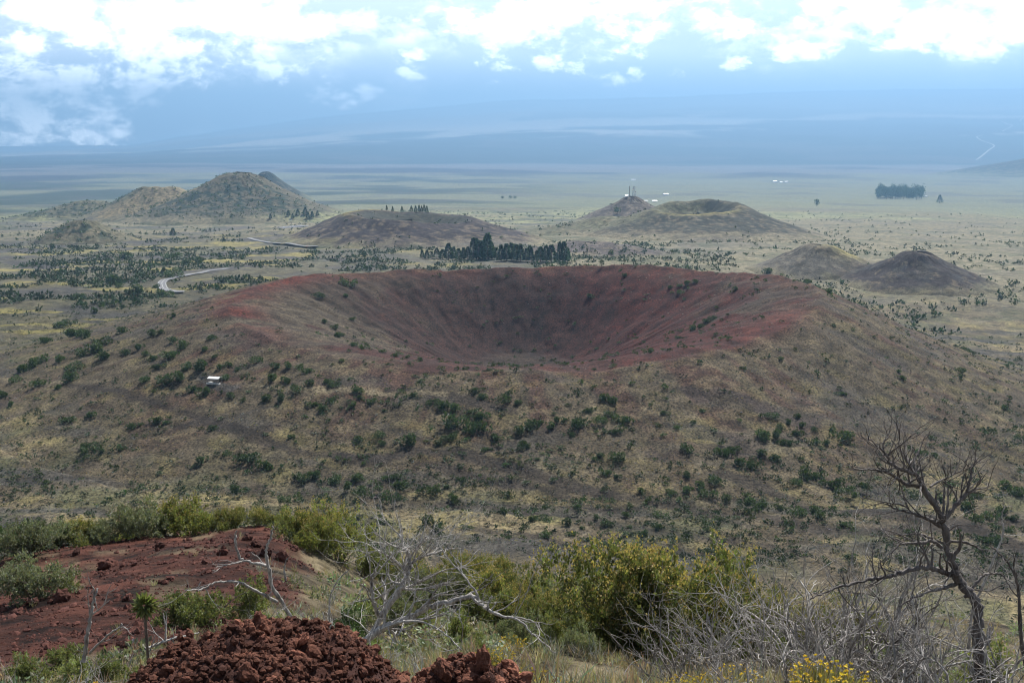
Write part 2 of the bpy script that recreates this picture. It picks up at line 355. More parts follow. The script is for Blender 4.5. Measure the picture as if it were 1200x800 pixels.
def cover(x, y):
    D = np.hypot(x, y); N = len(x)
    n1 = fbm(x / 60, y / 60, 5, 101); n2 = fbm(x / 16, y / 16, 4, 102); n3 = fbm(x / 220, y / 220, 4, 103); n4 = fbm(x / 5, y / 5, 3, 104)
    c = np.tile(SOIL, (N, 1))
    c = mixc(c, TAN, ss(n1 + 0.3 * (n2 - 0.5), 0.42, 0.62) * 0.75)
    c = mixc(c, YEL, ss(n2 + 0.5 * (n1 - 0.5), 0.56, 0.70) * 0.38)
    c = mixc(c, SCRUB, ss(fbm(x / 24 + 50, y / 24, 4, 105), 0.53, 0.66) * 0.6)
    c = mixc(c, LAVA * 1.25, ss(fbm(x / 70 + (y / 40), y / 22 + 9, 4, 106), 0.52, 0.64) * 0.85)
    c = mixc(c, ASH, ss(fbm(x / 9, y / 9 + 40, 3, 107), 0.60, 0.72) * 0.35)
    # the plain beyond the crater: straw and pale green grass, old flows, scrub
    f = ss(D, 950, 1500)
    m = fbm(x / 170, y / 170, 5, 111); m2 = fbm(x / 700 + 3, y / 700, 5, 112)
    p = np.tile(np.array([0.185, 0.165, 0.105]), (N, 1))
    p = mixc(p, PALE, ss(m2 + 0.35 * (m - 0.5), 0.42, 0.60))
    az = np.arctan2(x, y)
    p = mixc(p, LAVA * 1.6, ss(m + 0.25 * (n1 - 0.5), 0.56, 0.66) * (0.75 - 0.45 * ss(az, 0.0, 0.25)))
    p = mixc(p, SCRUB * 0.9, ss(fbm(x / 45, y / 45, 4, 113), 0.54, 0.66) * (0.7 - 0.3 * ss(az, 0, 0.3)))
    c = c + (p - c) * f[:, None]
    ld = (1 - ss(az + 0.3 * (n3 - 0.5), -0.24, -0.02)) * ss(D, 640, 900) * (1 - ss(D, 1900, 2500))
    c = mixc(c, np.array([0.085, 0.080, 0.056]), ld * 0.75); c = mixc(c, LAVA * 1.4, ld * ss(fbm(x / 55, y / 55, 4, 114), 0.5, 0.62) * 0.8); c = mixc(c, YEL, ld * ss(fbm(x / 75 + 8, y / 40, 4, 115), 0.58, 0.68) * 0.8)
    # far saddle: grassland to the right, dark scrub, flows and painted cloud shade to the left
    f2 = ss(D, 3000, 4600); m3 = fbm(x / 1100, y / 1100 + 7, 5, 121); left = 1 - ss(az + 0.25 * (m3 - 0.5), -0.06, 0.12)
    q = np.tile(np.array([0.19, 0.20, 0.12]), (N, 1))
    q = mixc(q, FOREST * 1.6, left * ss(m3, 0.44, 0.56) * 0.9)
    q = mixc(q, np.array([0.10, 0.10, 0.10]), ss(fbm(x / 420 + 3, y / 420, 4, 122), 0.58, 0.68) * 0.5)
    c = c + (q - c) * f2[:, None]
    # lava fields along the far road, then the mountain foot, woods and cloud shade in one dark colour, bare flows above
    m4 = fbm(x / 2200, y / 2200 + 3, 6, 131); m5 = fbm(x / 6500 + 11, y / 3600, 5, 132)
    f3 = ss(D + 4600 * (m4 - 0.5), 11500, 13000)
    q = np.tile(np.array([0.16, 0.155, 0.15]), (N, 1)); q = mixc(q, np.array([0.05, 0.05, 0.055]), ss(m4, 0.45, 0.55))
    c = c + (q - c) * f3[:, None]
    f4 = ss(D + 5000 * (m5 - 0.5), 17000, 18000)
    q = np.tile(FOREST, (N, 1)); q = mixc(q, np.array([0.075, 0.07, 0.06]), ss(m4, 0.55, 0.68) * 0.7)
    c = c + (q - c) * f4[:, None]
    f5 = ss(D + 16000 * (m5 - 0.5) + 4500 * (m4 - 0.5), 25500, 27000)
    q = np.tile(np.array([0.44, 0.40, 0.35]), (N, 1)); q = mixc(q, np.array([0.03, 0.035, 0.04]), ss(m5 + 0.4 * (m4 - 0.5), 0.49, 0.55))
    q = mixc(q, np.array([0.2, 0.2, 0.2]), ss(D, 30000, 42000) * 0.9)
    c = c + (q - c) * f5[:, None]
    # the hill underfoot: red cinder on the left, litter and dry grass elsewhere
    near = 1 - ss(D, 60, 120)
    lit = np.tile(np.array([0.17, 0.14, 0.10]), (N, 1)); lit = mixc(lit, SOIL * 0.8, ss(n4, 0.45, 0.6))
    rr = red_zone(x, y)
    lit = mixc(lit, REDN, rr)
    lit = mixc(lit, np.array([0.17, 0.14, 0.10]), ss(fbm(x / 2.5 + 4, y / 2.5, 4, 142), 0.66, 0.74) * 0.5)
    c = c + (lit - c) * near[:, None]
    # the cones
    for k in CONES:
        r, a = k.polar(x, y)
        i = r < (520 if k is MAIN else k.O * 1.25)
        if not i.any(): continue
        ri, ai, xi, yi = r[i], a[i], x[i], y[i]; ci = c[i]; h, t = k.local(ri, ai); ca, sa = np.cos(ai), np.sin(ai)
        nn = fbm(xi / 22, yi / 22, 5, 150 + k.seed); n6 = fbm(xi / 7, yi / 7, 3, 151 + k.seed); ns = fbm(ai * 60 / math.pi, ri / 55, 4, 152 + k.seed)
        if k is MAIN:
            Rr = k.R
            fl = np.tile(np.array([0.088, 0.070, 0.052]), (len(ri), 1))
            fl = mixc(fl, DRED * 1.05, ss(ns + 0.4 * (nn - 0.5), 0.48, 0.62) * (0.75 - 0.35 * ss(t, 0.15, 0.5)))
            fl = mixc(fl, TAN * 0.8, ss(n6 + 0.4 * (nn - 0.5), 0.54, 0.68) * 0.45)
            fl = mixc(fl, YEL * 0.8, ss(fbm(xi / 12 + 9, yi / 12, 4, 160), 0.58, 0.70) * 0.32 * (0.5 + 0.5 * ss(t, 0.1, 0.5)))
            fl = mixc(fl, LAVA * 1.3, ss(fbm(xi / 30, yi / 14, 4, 161), 0.57, 0.68) * 0.5)
            ci = ci + (fl - ci) * (1 - ss(t + 0.5 * (nn - 0.5), 0.45, 0.95))[:, None]
            # the bowl: dark brown, redder to the right, red lips on the rim
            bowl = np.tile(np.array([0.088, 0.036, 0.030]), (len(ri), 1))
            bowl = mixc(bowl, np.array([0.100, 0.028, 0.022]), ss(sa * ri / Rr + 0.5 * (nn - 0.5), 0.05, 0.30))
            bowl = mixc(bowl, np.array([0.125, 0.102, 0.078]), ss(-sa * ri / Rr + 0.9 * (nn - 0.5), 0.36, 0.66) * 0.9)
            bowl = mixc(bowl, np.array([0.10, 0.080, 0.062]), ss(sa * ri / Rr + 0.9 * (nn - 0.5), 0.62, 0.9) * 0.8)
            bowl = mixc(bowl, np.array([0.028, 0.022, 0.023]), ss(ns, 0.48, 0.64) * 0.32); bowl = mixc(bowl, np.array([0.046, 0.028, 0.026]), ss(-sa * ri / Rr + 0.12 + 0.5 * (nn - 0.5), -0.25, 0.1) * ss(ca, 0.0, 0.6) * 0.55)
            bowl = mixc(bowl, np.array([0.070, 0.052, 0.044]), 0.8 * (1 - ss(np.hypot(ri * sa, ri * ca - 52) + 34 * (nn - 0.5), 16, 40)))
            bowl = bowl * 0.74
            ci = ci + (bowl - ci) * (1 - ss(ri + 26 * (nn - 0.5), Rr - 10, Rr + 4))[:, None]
            lip = np.exp(-((ri - Rr - 2 + 20 * (nn - 0.5)) / 15.0) ** 2)
            lip_l = np.exp(-((ai + 1.30) / 0.42) ** 2); lip_r = np.exp(-((ai - 1.18) / 0.36) ** 2); lip_b = np.exp(-((ai - 0.1) / 0.9) ** 2)
            ci = mixc(ci, RED * 0.85, lip * np.clip(lip_l * 1.3 + lip_r * 0.75 + lip_b * 0.55 + 0.06, 0, 1) * ss(nn, 0.25, 0.5))
            ci = mixc(ci, RED * 0.95, np.exp(-((ai - 2.2) / 0.25) ** 2 - ((ri - Rr + 12) / 12) ** 2) * ss(nn, .3, .5))
            ci = mixc(ci, RED * 0.8, np.exp(-((ai + 1.95) / 0.3) ** 2 - ((ri - Rr + 6) / 14) ** 2) * ss(nn, .3, .5))
        else:
            body = {CA: (0.046, 0.037, 0.037), CB: (0.115, 0.105, 0.072), CB2: (0.23, 0.19, 0.11), CB3: (0.13, 0.13, 0.085), CB4: (0.05, 0.065, 0.05), CC: (0.13, 0.12, 0.075), CD: (0.12, 0.10, 0.085),
                    CE: (0.056, 0.056, 0.042), CE2: (0.12, 0.118, 0.07), CF1: (0.12, 0.108, 0.09), CF2: (0.045, 0.036, 0.036), CG: (0.03, 0.045, 0.03), CH: (0.10, 0.085, 0.08)}[k]
            fl = np.tile(np.array(body), (len(ri), 1))
            fl = mixc(fl, fl * 0.55, ss(ns + 0.5 * (nn - 0.5), 0.5, 0.62) * 0.7)
            fl = mixc(fl, TAN, ss(n6 + 0.5 * (nn - 0.5), 0.56, 0.70) * (0.2 if k is CB else 0.4))
            if k in (CB, CB3, CC):
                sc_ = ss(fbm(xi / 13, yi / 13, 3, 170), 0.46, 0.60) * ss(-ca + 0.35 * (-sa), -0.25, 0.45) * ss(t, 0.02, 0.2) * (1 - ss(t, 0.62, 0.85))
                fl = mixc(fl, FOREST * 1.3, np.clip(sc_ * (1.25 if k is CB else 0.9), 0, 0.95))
            if k in (CA, CE):
                fl = mixc(fl, YEL * 0.9, np.exp(-((ri - k.R) / 9) ** 2) * np.clip(np.exp(-((ai + 1.2) / 0.7) ** 2) + (0.9 * np.exp(-((np.abs(ai) - 2.9) / 0.8) ** 2) if k is CE else 0), 0, 1))
                fl = mixc(fl, TAN * 0.9, ss(t + 0.5 * (nn - 0.5), 0.55, 0.95) * 0.8)
            if k in (CA, CE): fl = mixc(fl, np.array([0.042, 0.044, 0.032]), (1 - ss(ri + 14 * (nn - 0.5), k.R * 0.72, k.R * 0.95)) * 0.9)
            if k is CF1: fl = mixc(fl, YEL * 1.0, np.exp(-((xi - k.x - 26) / 22) ** 2 - ((yi - k.y - 2) / 26) ** 2) * 1.1)
            if k is CF2: fl = mixc(fl, LAVA, ss(nn, 0.5, 0.62) * 0.7)
            ci = ci + (fl - ci) * (1 - ss(t + 0.5 * (nn - 0.5), 0.62, 1.0))[:, None]
        c[i] = ci
    for t_ in TRACKS:                         # old cinder tracks on the valley floor
        bb = track_dist(x, y, t_[0]); c = mixc(c, t_[2], (1 - ss(bb + 4 * (n2 - 0.5), t_[1] * 0.7, t_[1] * 1.35)) * t_[3])
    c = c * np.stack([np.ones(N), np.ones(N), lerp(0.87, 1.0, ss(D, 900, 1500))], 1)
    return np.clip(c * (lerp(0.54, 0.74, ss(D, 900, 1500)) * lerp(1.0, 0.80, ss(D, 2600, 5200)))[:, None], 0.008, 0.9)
TRACKS = []
def track(uv, wd, col, am): TRACKS.append((pick(uv)[:, :2].tolist(), wd, np.array(col), am))
DK = (0.042, 0.034, 0.032)
track([(60,448),(110,455),(170,470),(240,492),(300,512),(345,530),(400,535),(470,535)], 3.0, DK, 0.8)
track([(470,460),(520,465),(560,473),(600,482)], 3.6, DK, 0.85)
track([(400,536),(450,538),(480,530),(530,528),(570,542),(620,555),(680,574),(740,584),(800,592)], 4.2, DK, 0.85)
track([(500,545),(560,560),(640,575),(700,590),(760,592)], 3.0, DK, 0.8)
track([(850,555),(900,575),(960,590),(1040,600),(1120,612),(1190,640)], 5.5, DK, 0.85)
track([(820,600),(900,605),(960,622),(1040,625),(1190,612)], 4.5, DK, 0.8)
track([(430,575),(520,590),(600,592),(680,610),(780,625),(900,640)], 3.2, DK, 0.7)
track([(560,620),(660,640),(760,640),(880,655)], 3.0, DK, 0.7)
track([(300,452),(350,455),(400,457),(440,462),(520,462)], 2.2, (0.20, 0.165, 0.12), 0.8)
track([(0,445),(50,450),(110,448)], 2.0, (0.20, 0.165, 0.12), 0.7)
track([(238,442),(256,452),(275,455)], 3.5, (0.07, 0.066, 0.07), 0.9)

ROADS = [[(216,343),(204,342),(194,339),(190,335),(191,331),(197,328),(207,325),(220,323),(232,321),(250,317),(268,315)], [(292,279),(300,282),(312,284),(330,287),(350,289),(372,291)]]
ROADS = [pick(r) for r in ROADS]
def off_road(x, y):
    k = np.ones(len(x))
    for r in ROADS: k = np.minimum(k, ss(track_dist(x, y, r[:, :2]), 8, 14))
    return k
# ------------------------------------------------------------------ ground sheet and cones
M_GROUND = terrain_mat('ground_soil_and_grass', 0.9, 0.35)
rings = np.concatenate([np.linspace(0.6, 60, 150)[:-1], np.geomspace(60, 340, 40)[:-1], np.linspace(340, 1000, 190)[:-1], np.geomspace(1000, 9000, 190)[:-1], np.geomspace(9000, 59500, 130)])
rings[:149] = np.geomspace(1.2, 60, 150)[:-1]
angs = np.concatenate([np.linspace(-math.pi, -0.60, 50)[:-1], np.linspace(-0.60, 0.60, 430), np.linspace(0.60, math.pi, 50)[1:]])
A, Rg = np.meshgrid(angs, rings)
X = (Rg * np.sin(A)).ravel(); Y = (Rg * np.cos(A)).ravel()
Z = ground(X, Y)
for c in CONES:                               # the sheet passes under each cone
    r, a = c.polar(X, Y); h, t = c.local(r, a)
    if c is MAIN: Z -= 60 * (1 - ss(t, 0.72, 0.88)) * (r < 470)
    else: Z -= 12 * (1 - ss(t, 0.55, 0.82)) * (r < c.O * 1.2)
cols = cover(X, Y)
na, nr = len(angs), len(rings)
I = np.arange(na * nr).reshape(nr, na)
F = np.stack([I[:-1, :-1], I[:-1, 1:], I[1:, 1:], I[1:, :-1]], -1).reshape(-1, 4)[:, ::-1]
cen = len(X); X = np.append(X, 0); Y = np.append(Y, 0); Z = np.append(Z, ZC - 1.65); cols = np.vstack([cols, cols[:1]])
F = np.vstack([F, np.stack([I[0, 1:], I[0, :-1], np.full(na - 1, cen), np.full(na - 1, cen)], 1)[:0]])
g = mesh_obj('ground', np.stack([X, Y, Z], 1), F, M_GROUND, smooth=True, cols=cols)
tag(g, kind='structure')
for c in CONES:
    big_ = c is MAIN
    O = 400 if big_ else c.O * 1.02
    nr_, na_ = (190, 560) if big_ else (50, 120) if c.O < 150 else (60, 160)
    rr = np.linspace(0.4, O, nr_); aa = np.linspace(-math.pi, math.pi, na_ + 1)[:-1]
    A, Rg = np.meshgrid(aa, rr); Xc = (c.x + Rg * np.sin(A) * c.asp).ravel(); Yc = (c.y + Rg * np.cos(A)).ravel()
    Zc = c.z(Xc, Yc)
    if big_:
        _, t = c.local(*c.polar(Xc, Yc)); Zc -= 2.0 * ss(t, 0.93, 1.0)
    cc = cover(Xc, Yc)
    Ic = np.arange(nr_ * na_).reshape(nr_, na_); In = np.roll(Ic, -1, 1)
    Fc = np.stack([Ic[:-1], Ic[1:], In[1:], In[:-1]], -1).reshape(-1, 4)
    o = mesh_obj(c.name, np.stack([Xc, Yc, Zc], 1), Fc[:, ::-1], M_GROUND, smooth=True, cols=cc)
    tag(o, kind='structure')
# ------------------------------------------------------------------ plant and stone builders
rng = np.random.default_rng(7)
def unit(v): return v / (np.linalg.norm(v, axis=-1, keepdims=True) + 1e-9)
def leaf_quads(pts, dirs, L, wd, rg):
    """rhombic leaves standing at pts, pointing along dirs"""
    n = len(pts); d = unit(dirs); r = unit(rg.normal(size=(n, 3))); s = unit(np.cross(d, r))
    L = np.asarray(L).reshape(-1, 1) * np.ones((n, 1)); W = L * wd
    bend = unit(np.cross(s, d)) * L * 0.12
    v = np.stack([pts, pts + d * L * 0.5 + s * W + bend, pts + d * L, pts + d * L * 0.5 - s * W + bend], 1).reshape(-1, 3)
    return v, np.arange(4 * n).reshape(n, 4)
def jit(n, rg, k, lo=0.6, hi=1.4):
    c = rg.uniform(lo, hi, (n, 1)) * (1 + rg.normal(0, 0.07, (n, 3))); return np.repeat(np.clip(c, 0.2, 2), k, 0)
def leaf_mat(name, col, trans=0.35, rough=0.55):
    m, n = mat_new(name); o = n.n.new('ShaderNodeOutputMaterial')
    at = n.n.new('ShaderNodeAttribute'); at.attribute_name = 'col'
    oi = n.n.new('ShaderNodeObjectInfo')
    k = n.lin(oi.outputs['Random'], 0, 1, 0.78, 1.25)
    c = n.mix(1.0, (*col, 1), at.outputs['Color'], 'MULTIPLY')
    cs = n.vec('SCALE', c); n.l.new(k, cs.node.inputs['Scale'])
    d = n.n.new('ShaderNodeBsdfPrincipled'); d.inputs['Roughness'].default_value = rough; d.inputs['Specular IOR Level'].default_value = 0.25
    t = n.n.new('ShaderNodeBsdfTranslucent'); n.l.new(cs, d.inputs['Base Color'])
    n.l.new(n.mix(1.0, cs, (1.2, 1.22, 0.7, 1), 'MULTIPLY'), t.inputs[0])
    mx = n.n.new('ShaderNodeMixShader'); mx.inputs[0].default_value = trans
    n.l.new(d.outputs[0], mx.inputs[1]); n.l.new(t.outputs[0], mx.inputs[2]); n.l.new(mx.outputs[0], o.inputs[0])
    return m
M_DARK = leaf_mat('dark_green_leaves', (0.042, 0.066, 0.026), 0.28)
M_OLIVE = leaf_mat('olive_leaves', (0.115, 0.130, 0.046))
M_YG = leaf_mat('yellow_green_leaves', (0.160, 0.172, 0.058), 0.38)
M_GREY = leaf_mat('grey_green_leaves', (0.150, 0.165, 0.100), 0.3)
M_LIGHT = leaf_mat('fresh_green_leaves', (0.140, 0.158, 0.062), 0.38)
M_FLOWER = leaf_mat('yellow_flowers', (0.50, 0.36, 0.04), 0.3)
M_PALEFL = leaf_mat('ochre_flower_heads', (0.26, 0.21, 0.08), 0.3)
M_STRAW = leaf_mat('dry_grass_blades', (0.30, 0.255, 0.18), 0.35)
M_TWIG = leaf_mat('grey_dead_twigs', (0.26, 0.25, 0.23), 0.1)
M_CONIFER = leaf_mat('conifer_needles', (0.036, 0.068, 0.032), 0.25)
M_SCRUBFAR = leaf_mat('scrub_leaves', (0.038, 0.058, 0.026), 0.2)
def wood_mat(name, a, b, scale=9.0):
    m, n = mat_new(name); p = n.n.new('ShaderNodeBsdfPrincipled'); o = n.n.new('ShaderNodeOutputMaterial'); n.l.new(p.outputs[0], o.inputs[0])
    t = n.n.new('ShaderNodeTexCoord'); f = n.noise(n.vec('MULTIPLY', t.outputs['Object'], (4, 4, 1)), scale, 6, 0.65)
    g_ = n.noise(t.outputs['Object'], 2.2, 3, 0.5)
    k = n.math('ADD', n.math('MULTIPLY', f, 0.6), n.math('MULTIPLY', g_, 0.4))
    n.l.new(n.mix(n.lin(k, 0.36, 0.62), (*a, 1), (*b, 1)), p.inputs['Base Color']); p.inputs['Roughness'].default_value = 0.75
    p.inputs['Specular IOR Level'].default_value = 0.3
    bp = n.n.new('ShaderNodeBump'); bp.inputs['Distance'].default_value = 0.006; n.l.new(f, bp.inputs['Height']); n.l.new(bp.outputs[0], p.inputs['Normal'])
    return m
M_DEAD = wood_mat('weathered_silver_wood', (0.065, 0.056, 0.050), (0.50, 0.47, 0.435))
M_DEADD = wood_mat('shade_toned_dead_wood', (0.025, 0.019, 0.017), (0.15, 0.13, 0.12))  # dead wood darkened in colour to stand for its backlit, shaded side
M_DEADG = wood_mat('grey_brown_dead_wood', (0.055, 0.046, 0.041), (0.36, 0.335, 0.31))
M_STEM = wood_mat('brown_stem_bark', (0.06, 0.045, 0.035), (0.17, 0.14, 0.11))

def tubes(lines, sides=5):
    """lines: list of (points Nx3, radii N) -> one vertex and face array"""
    V = []; Fq = []; off = 0
    ang = np.linspace(0, 2 * math.pi, sides + 1)[:-1]; cs, sn = np.cos(ang), np.sin(ang)
    for p, r in lines:
        p = np.asarray(p, float); n = len(p); t = np.gradient(p, axis=0); t = unit(t)
        ref = np.array([0.31, 0.17, 0.93]) if abs(t[0] @ np.array([0.31, 0.17, 0.93])) < 0.9 else np.array([1.0, 0.2, 0])
        a = unit(np.cross(t, ref)); b = np.cross(t, a)
        ring = p[:, None] + (a[:, None] * cs[None, :, None] + b[:, None] * sn[None, :, None]) * np.asarray(r)[:, None, None]
        V.append(ring.reshape(-1, 3)); i = np.arange(n * sides).reshape(n, sides); j = np.roll(i, -1, 1)
        Fq.append(np.stack([i[:-1], j[:-1], j[1:], i[1:]], -1).reshape(-1, 4) + off); off += n * sides
    return np.concatenate(V), np.concatenate(Fq)
def wander(p, d, L, r0, r1, rg, n=7, curl=0.35, lift=0.0):
    pts = [np.array(p, float)]; d = unit(np.array(d, float))
    for i in range(n):
        d = unit(d + rg.normal(0, curl, 3) * 0.55 + np.array([0, 0, lift])); pts.append(pts[-1] + d * L / n)
    return np.array(pts), np.linspace(r0, r1, n + 1), d
def grow(p, d, L, r, depth, rg, out, curl=0.35, lift=0.05, kids=(2, 4), shrink=0.62):
    pts, rad, _ = wander(p, d, L, r, r * (0.42 if depth else 0.25), rg, 8 if depth > 1 else 6, curl, lift)
    out.append((pts, rad))
    if depth <= 0: return
    for k in range(rg.integers(*kids)):
        i = rg.integers(2, len(pts)); t = unit(pts[i] - pts[i - 1]); dd = unit(t + rg.normal(0, 0.62, 3) + np.array([0, 0, 0.12]))
        grow(pts[i], dd, L * shrink * rg.uniform(0.7, 1.2), rad[i] * 0.72, depth - 1, rg, out, curl * 1.08, lift, kids, shrink)

# ---- small bush for the middle distance: lobes of leaf sprays, about one metre in radius
def bush_arrays(rg, n=330, size=0.24, flat=0.72, lobes=7):
    cen = rg.normal(0, 0.42, (lobes, 3)) * np.array([1, 1, 0.35]) + np.array([0, 0, 0.48]); rad = rg.uniform(0.32, 0.56, lobes)
    k = rg.integers(0, lobes, n); d = unit(rg.normal(size=(n, 3))); pts = cen[k] + d * (rad[k] * rg.uniform(0.55, 1.0, n))[:, None]
    pts[:, 2] = np.abs(pts[:, 2]) * flat * 1.25
    return leaf_quads(pts, d + rg.normal(0, 0.6, (n, 3)) + np.array([0, 0, 0.3]), size * rg.uniform(0.7, 1.3, n), 0.30, rg)
BUSH = []
for i in range(10):
    rg = np.random.default_rng(100 + i); v, f = bush_arrays(rg, 420, 0.26, rg.uniform(0.62, 0.9), rg.integers(4, 9))
    o = mesh_obj('shrub', v, f, M_DARK, cols=jit(len(f), rg, 4, 0.65, 1.5)); BUSH.append(o.data); bpy.data.objects.remove(o)
def crop(u0, v0, s, L): return [(u0 + a / s, v0 + b / s, w_ / s) for (a, b, w_) in L]
S_ = 2.9625
SPOTS = crop(0, 380, S_, [(697,140,58),(640,72,40),(600,100,50),(560,138,36),(483,78,32),(440,95,32),(507,100,28),(530,120,26),(365,62,42),(365,105,52),(318,85,55),(280,98,42),(162,55,30),(215,118,42),(250,28,50),(285,30,40),(530,28,40),(600,50,40),(740,46,26),(707,88,26),(630,188,48),(575,188,48),(505,185,40),(672,222,48),(712,232,44),(780,180,34),(800,243,36),(825,155,22),(885,122,34),(960,143,36),(1005,145,36),(1038,145,28),(1070,158,36),(985,190,36),(945,188,40),(1025,225,36),(1075,200,36),(1135,198,30),(1165,204,32),(920,256,42),(972,258,36),(842,265,22),(1150,258,36),(1090,276,50),(1120,292,40),(135,203,40),(205,214,30),(240,180,46),(270,147,46),(75,152,48),(108,140,40),(140,118,46),(230,328,40),(325,310,36),(545,335,40),(460,354,34),(578,340,30),(735,359,32),(320,432,46),(290,425,30),(360,441,24),(425,432,26),(850,460,62),(910,488,54),(700,472,44),(1060,522,52),(1100,522,44),(1165,530,50),(795,446,26),(1010,389,26),(825,574,44),(985,605,38),(745,110,24),(790,135,26),(765,150,30),(650,135,30),(560,25,20),(420,20,40),(60,190,30),(15,240,40),(35,275,26),(490,345,20)])
SPOTS += crop(400, 400, S_, [(60,168,42),(35,210,36),(65,198,22),(105,208,32),(150,242,20),(248,184,22),(322,212,38),(352,225,46),(400,232,40),(398,280,76),(447,242,36),(500,250,52),(470,265,40),(475,298,60),(465,172,34),(487,190,34),(557,197,46),(611,210,30),(610,310,42),(650,285,52),(690,280,34),(722,285,40),(750,275,34),(825,285,56),(800,318,32),(857,238,26),(890,268,42),(910,195,40),(938,205,34),(930,250,42),(985,268,48),(957,308,42),(1120,248,30),(1167,298,26),(235,340,56),(60,336,44),(125,322,36),(145,350,28),(330,350,34),(362,335,30),(388,325,40),(505,370,40),(540,340,34),(630,350,24),(647,362,26),(682,406,22),(715,398,18),(895,390,32),(880,405,22),(960,398,52),(925,455,36),(965,463,30),(205,497,60),(190,465,36),(130,505,36),(70,510,46),(175,533,50),(50,470,50),(20,500,40),(320,512,42),(415,477,26),(380,542,38),(365,505,26),(712,572,32),(822,574,34),(990,600,30),(1110,596,36),(920,626,46),(780,632,36),(715,668,38),(805,662,36),(840,644,24),(1040,517,30),(1140,520,30),(1000,640,24),(1052,662,38),(1092,640,28),(565,586,36),(300,616,48),(340,646,42),(440,641,36),(585,676,30),(530,330,26),(440,310,30),(110,60,14),(150,625,36),(700,610,40),(660,615,34),(880,610,24)])
SPOTS += crop(800, 400, S_, [(10,372,42),(150,382,50),(180,372,34),(197,418,44),(242,425,50),(275,380,40),(318,402,38),(305,250,38),(285,325,50),(325,325,38),(340,350,28),(370,348,38),(405,320,40),(415,290,26),(455,305,24),(465,350,30),(500,347,30),(545,325,46),(575,322,40),(520,305,26),(420,455,56),(460,462,50),(500,490,54),(540,490,40),(570,510,44),(600,528,34),(635,502,38),(390,486,32),(400,258,28),(365,280,26),(335,295,30),(110,472,54),(25,510,54),(60,500,40),(90,520,50),(235,555,50),(275,560,54),(390,588,54),(335,578,34),(450,585,40),(480,600,44),(560,632,40),(555,180,26),(587,175,18),(587,200,16),(750,104,20),(765,128,22),(958,100,26),(965,120,20),(990,112,18),(343,60,20),(250,160,16),(835,383,46),(875,395,28),(930,496,42),(990,568,48),(1015,610,44),(1070,598,46),(1110,590,40),(1115,505,46),(1160,520,46),(1060,686,48),(1145,606,36),(1100,690,40),(95,722,44),(130,715,30),(65,238,22),(95,242,18),(40,280,20),(190,255,18),(15,220,16),(155,255,16),(90,52,16),(155,65,16),(208,92,20),(1115,230,26),(1140,265,18),(1170,330,26),(700,262,14),(20,470,34),(155,540,34),(110,590,28),(880,540,46),(790,370,26),(1020,530,34)])
SPOTS += crop(0, 170, S_, [(392,468,48),(440,510,24),(610,445,44),(645,405,30),(470,505,40),(575,515,46),(540,490,24),(480,445,44),(600,590,26),(735,663,26),(770,567,16),(985,590,16),(1100,518,30),(1170,655,34),(1130,615,20),(1160,630,24),(1185,745,20),(650,770,26),(310,475,20),(280,525,34),(210,620,46),(260,650,40),(240,610,36),(300,655,44),(325,580,22),(415,490,24),(360,545,26),(160,672,34),(440,380,50),(600,380,40),(690,400,40),(425,560,22)])
SPOTS += crop(400, 200, S_, [(22,385,44),(18,432,22),(8,570,20),(95,462,16),(35,515,20),(150,468,14),(863,435,24),(1063,400,12),(1142,405,20),(1178,400,22),(1180,420,20),(985,362,22),(1028,415,10),(143,625,26),(185,638,26),(225,643,24),(275,655,20),(75,615,20),(40,600,24),(510,690,20),(872,660,14),(935,650,16),(1075,625,22),(1045,622,18),(985,635,16),(1170,578,24)])
SPOTS += crop(800, 200, S_, [(15,390,24),(45,385,20),(45,405,18),(85,520,30),(100,512,22),(60,540,26),(30,548,28),(155,482,16),(435,380,26),(505,415,26),(570,433,16),(475,387,14),(295,345,30),(610,465,16),(660,485,18),(760,580,16),(180,415,20)])
SPOTS = [q for q in SPOTS if q[2] > 3]
pos = pick([(q[0], q[1] + q[2] * 0.30) for q in SPOTS])
nind = 0
SHEL = pick([(252, 450)])[0]
def shrub_words(p, v, w_, k):
    D = math.hypot(p[0], p[1]); r, a = MAIN.polar(p[0], p[1]); dd = np.sort(np.hypot(pos[:, 0] - p[0], pos[:, 1] - p[1])); s = w_ * D / FPX
    lone = dd[1] > 9.0; big_ = s > 5.6; small = s < 3.6
    size = 'big' if big_ else 'little' if small else 'round'; comp = 'standing alone' if lone else 'in a clump'
    tr = min((min(math.hypot(q[0] - p[0], q[1] - p[1]) for q in t[0]) for t in TRACKS), default=99)
    if r < MAIN.R - 12: return '%s dark shrub %s on the inner wall of the red crater' % (size, comp), 'shrubs inside the crater'
    if r < MAIN.R + 8: return '%s dark shrub %s on the rim of the red crater' % (size, comp), 'shrubs on the crater rim'
    if math.hypot(p[0] - SHEL[0], p[1] - SHEL[1]) < 34: return '%s dark green shrub %s beside the white roofed shelter' % (size, comp), 'shrubs by the shelter'
    if p[0] < -0.28 * D and D > 560: return '%s dark shrub %s in the scrub left of the red crater' % (size, comp), 'shrubs left of the crater'
    if p[0] > 130 and r < 330: return '%s dark shrub %s on the brown flank right of the red crater' % (size, comp), 'shrubs on the right flank'
    if r < MAIN.R + 55: return '%s dark green shrub %s just below the front lip of the red crater' % (size, comp), 'shrubs below the crater lip'
    if tr < 14: return '%s dark green shrub %s by a dark cinder track on the valley floor' % (size, comp), 'shrubs by the cinder tracks'
    if p[0] > 70: return '%s dark green shrub %s on the valley floor behind the standing dead tree' % (size, comp), 'shrubs of the right valley'
    if p[0] < -80: return '%s dark green shrub %s on the valley floor beyond the red cinder slope' % (size, comp), 'shrubs of the left valley'
    return '%s dark green shrub %s on the valley floor before the red crater' % (size, comp), 'shrubs of the middle valley'
order = np.argsort([-q[2] for q in SPOTS])
LABSPOT = []
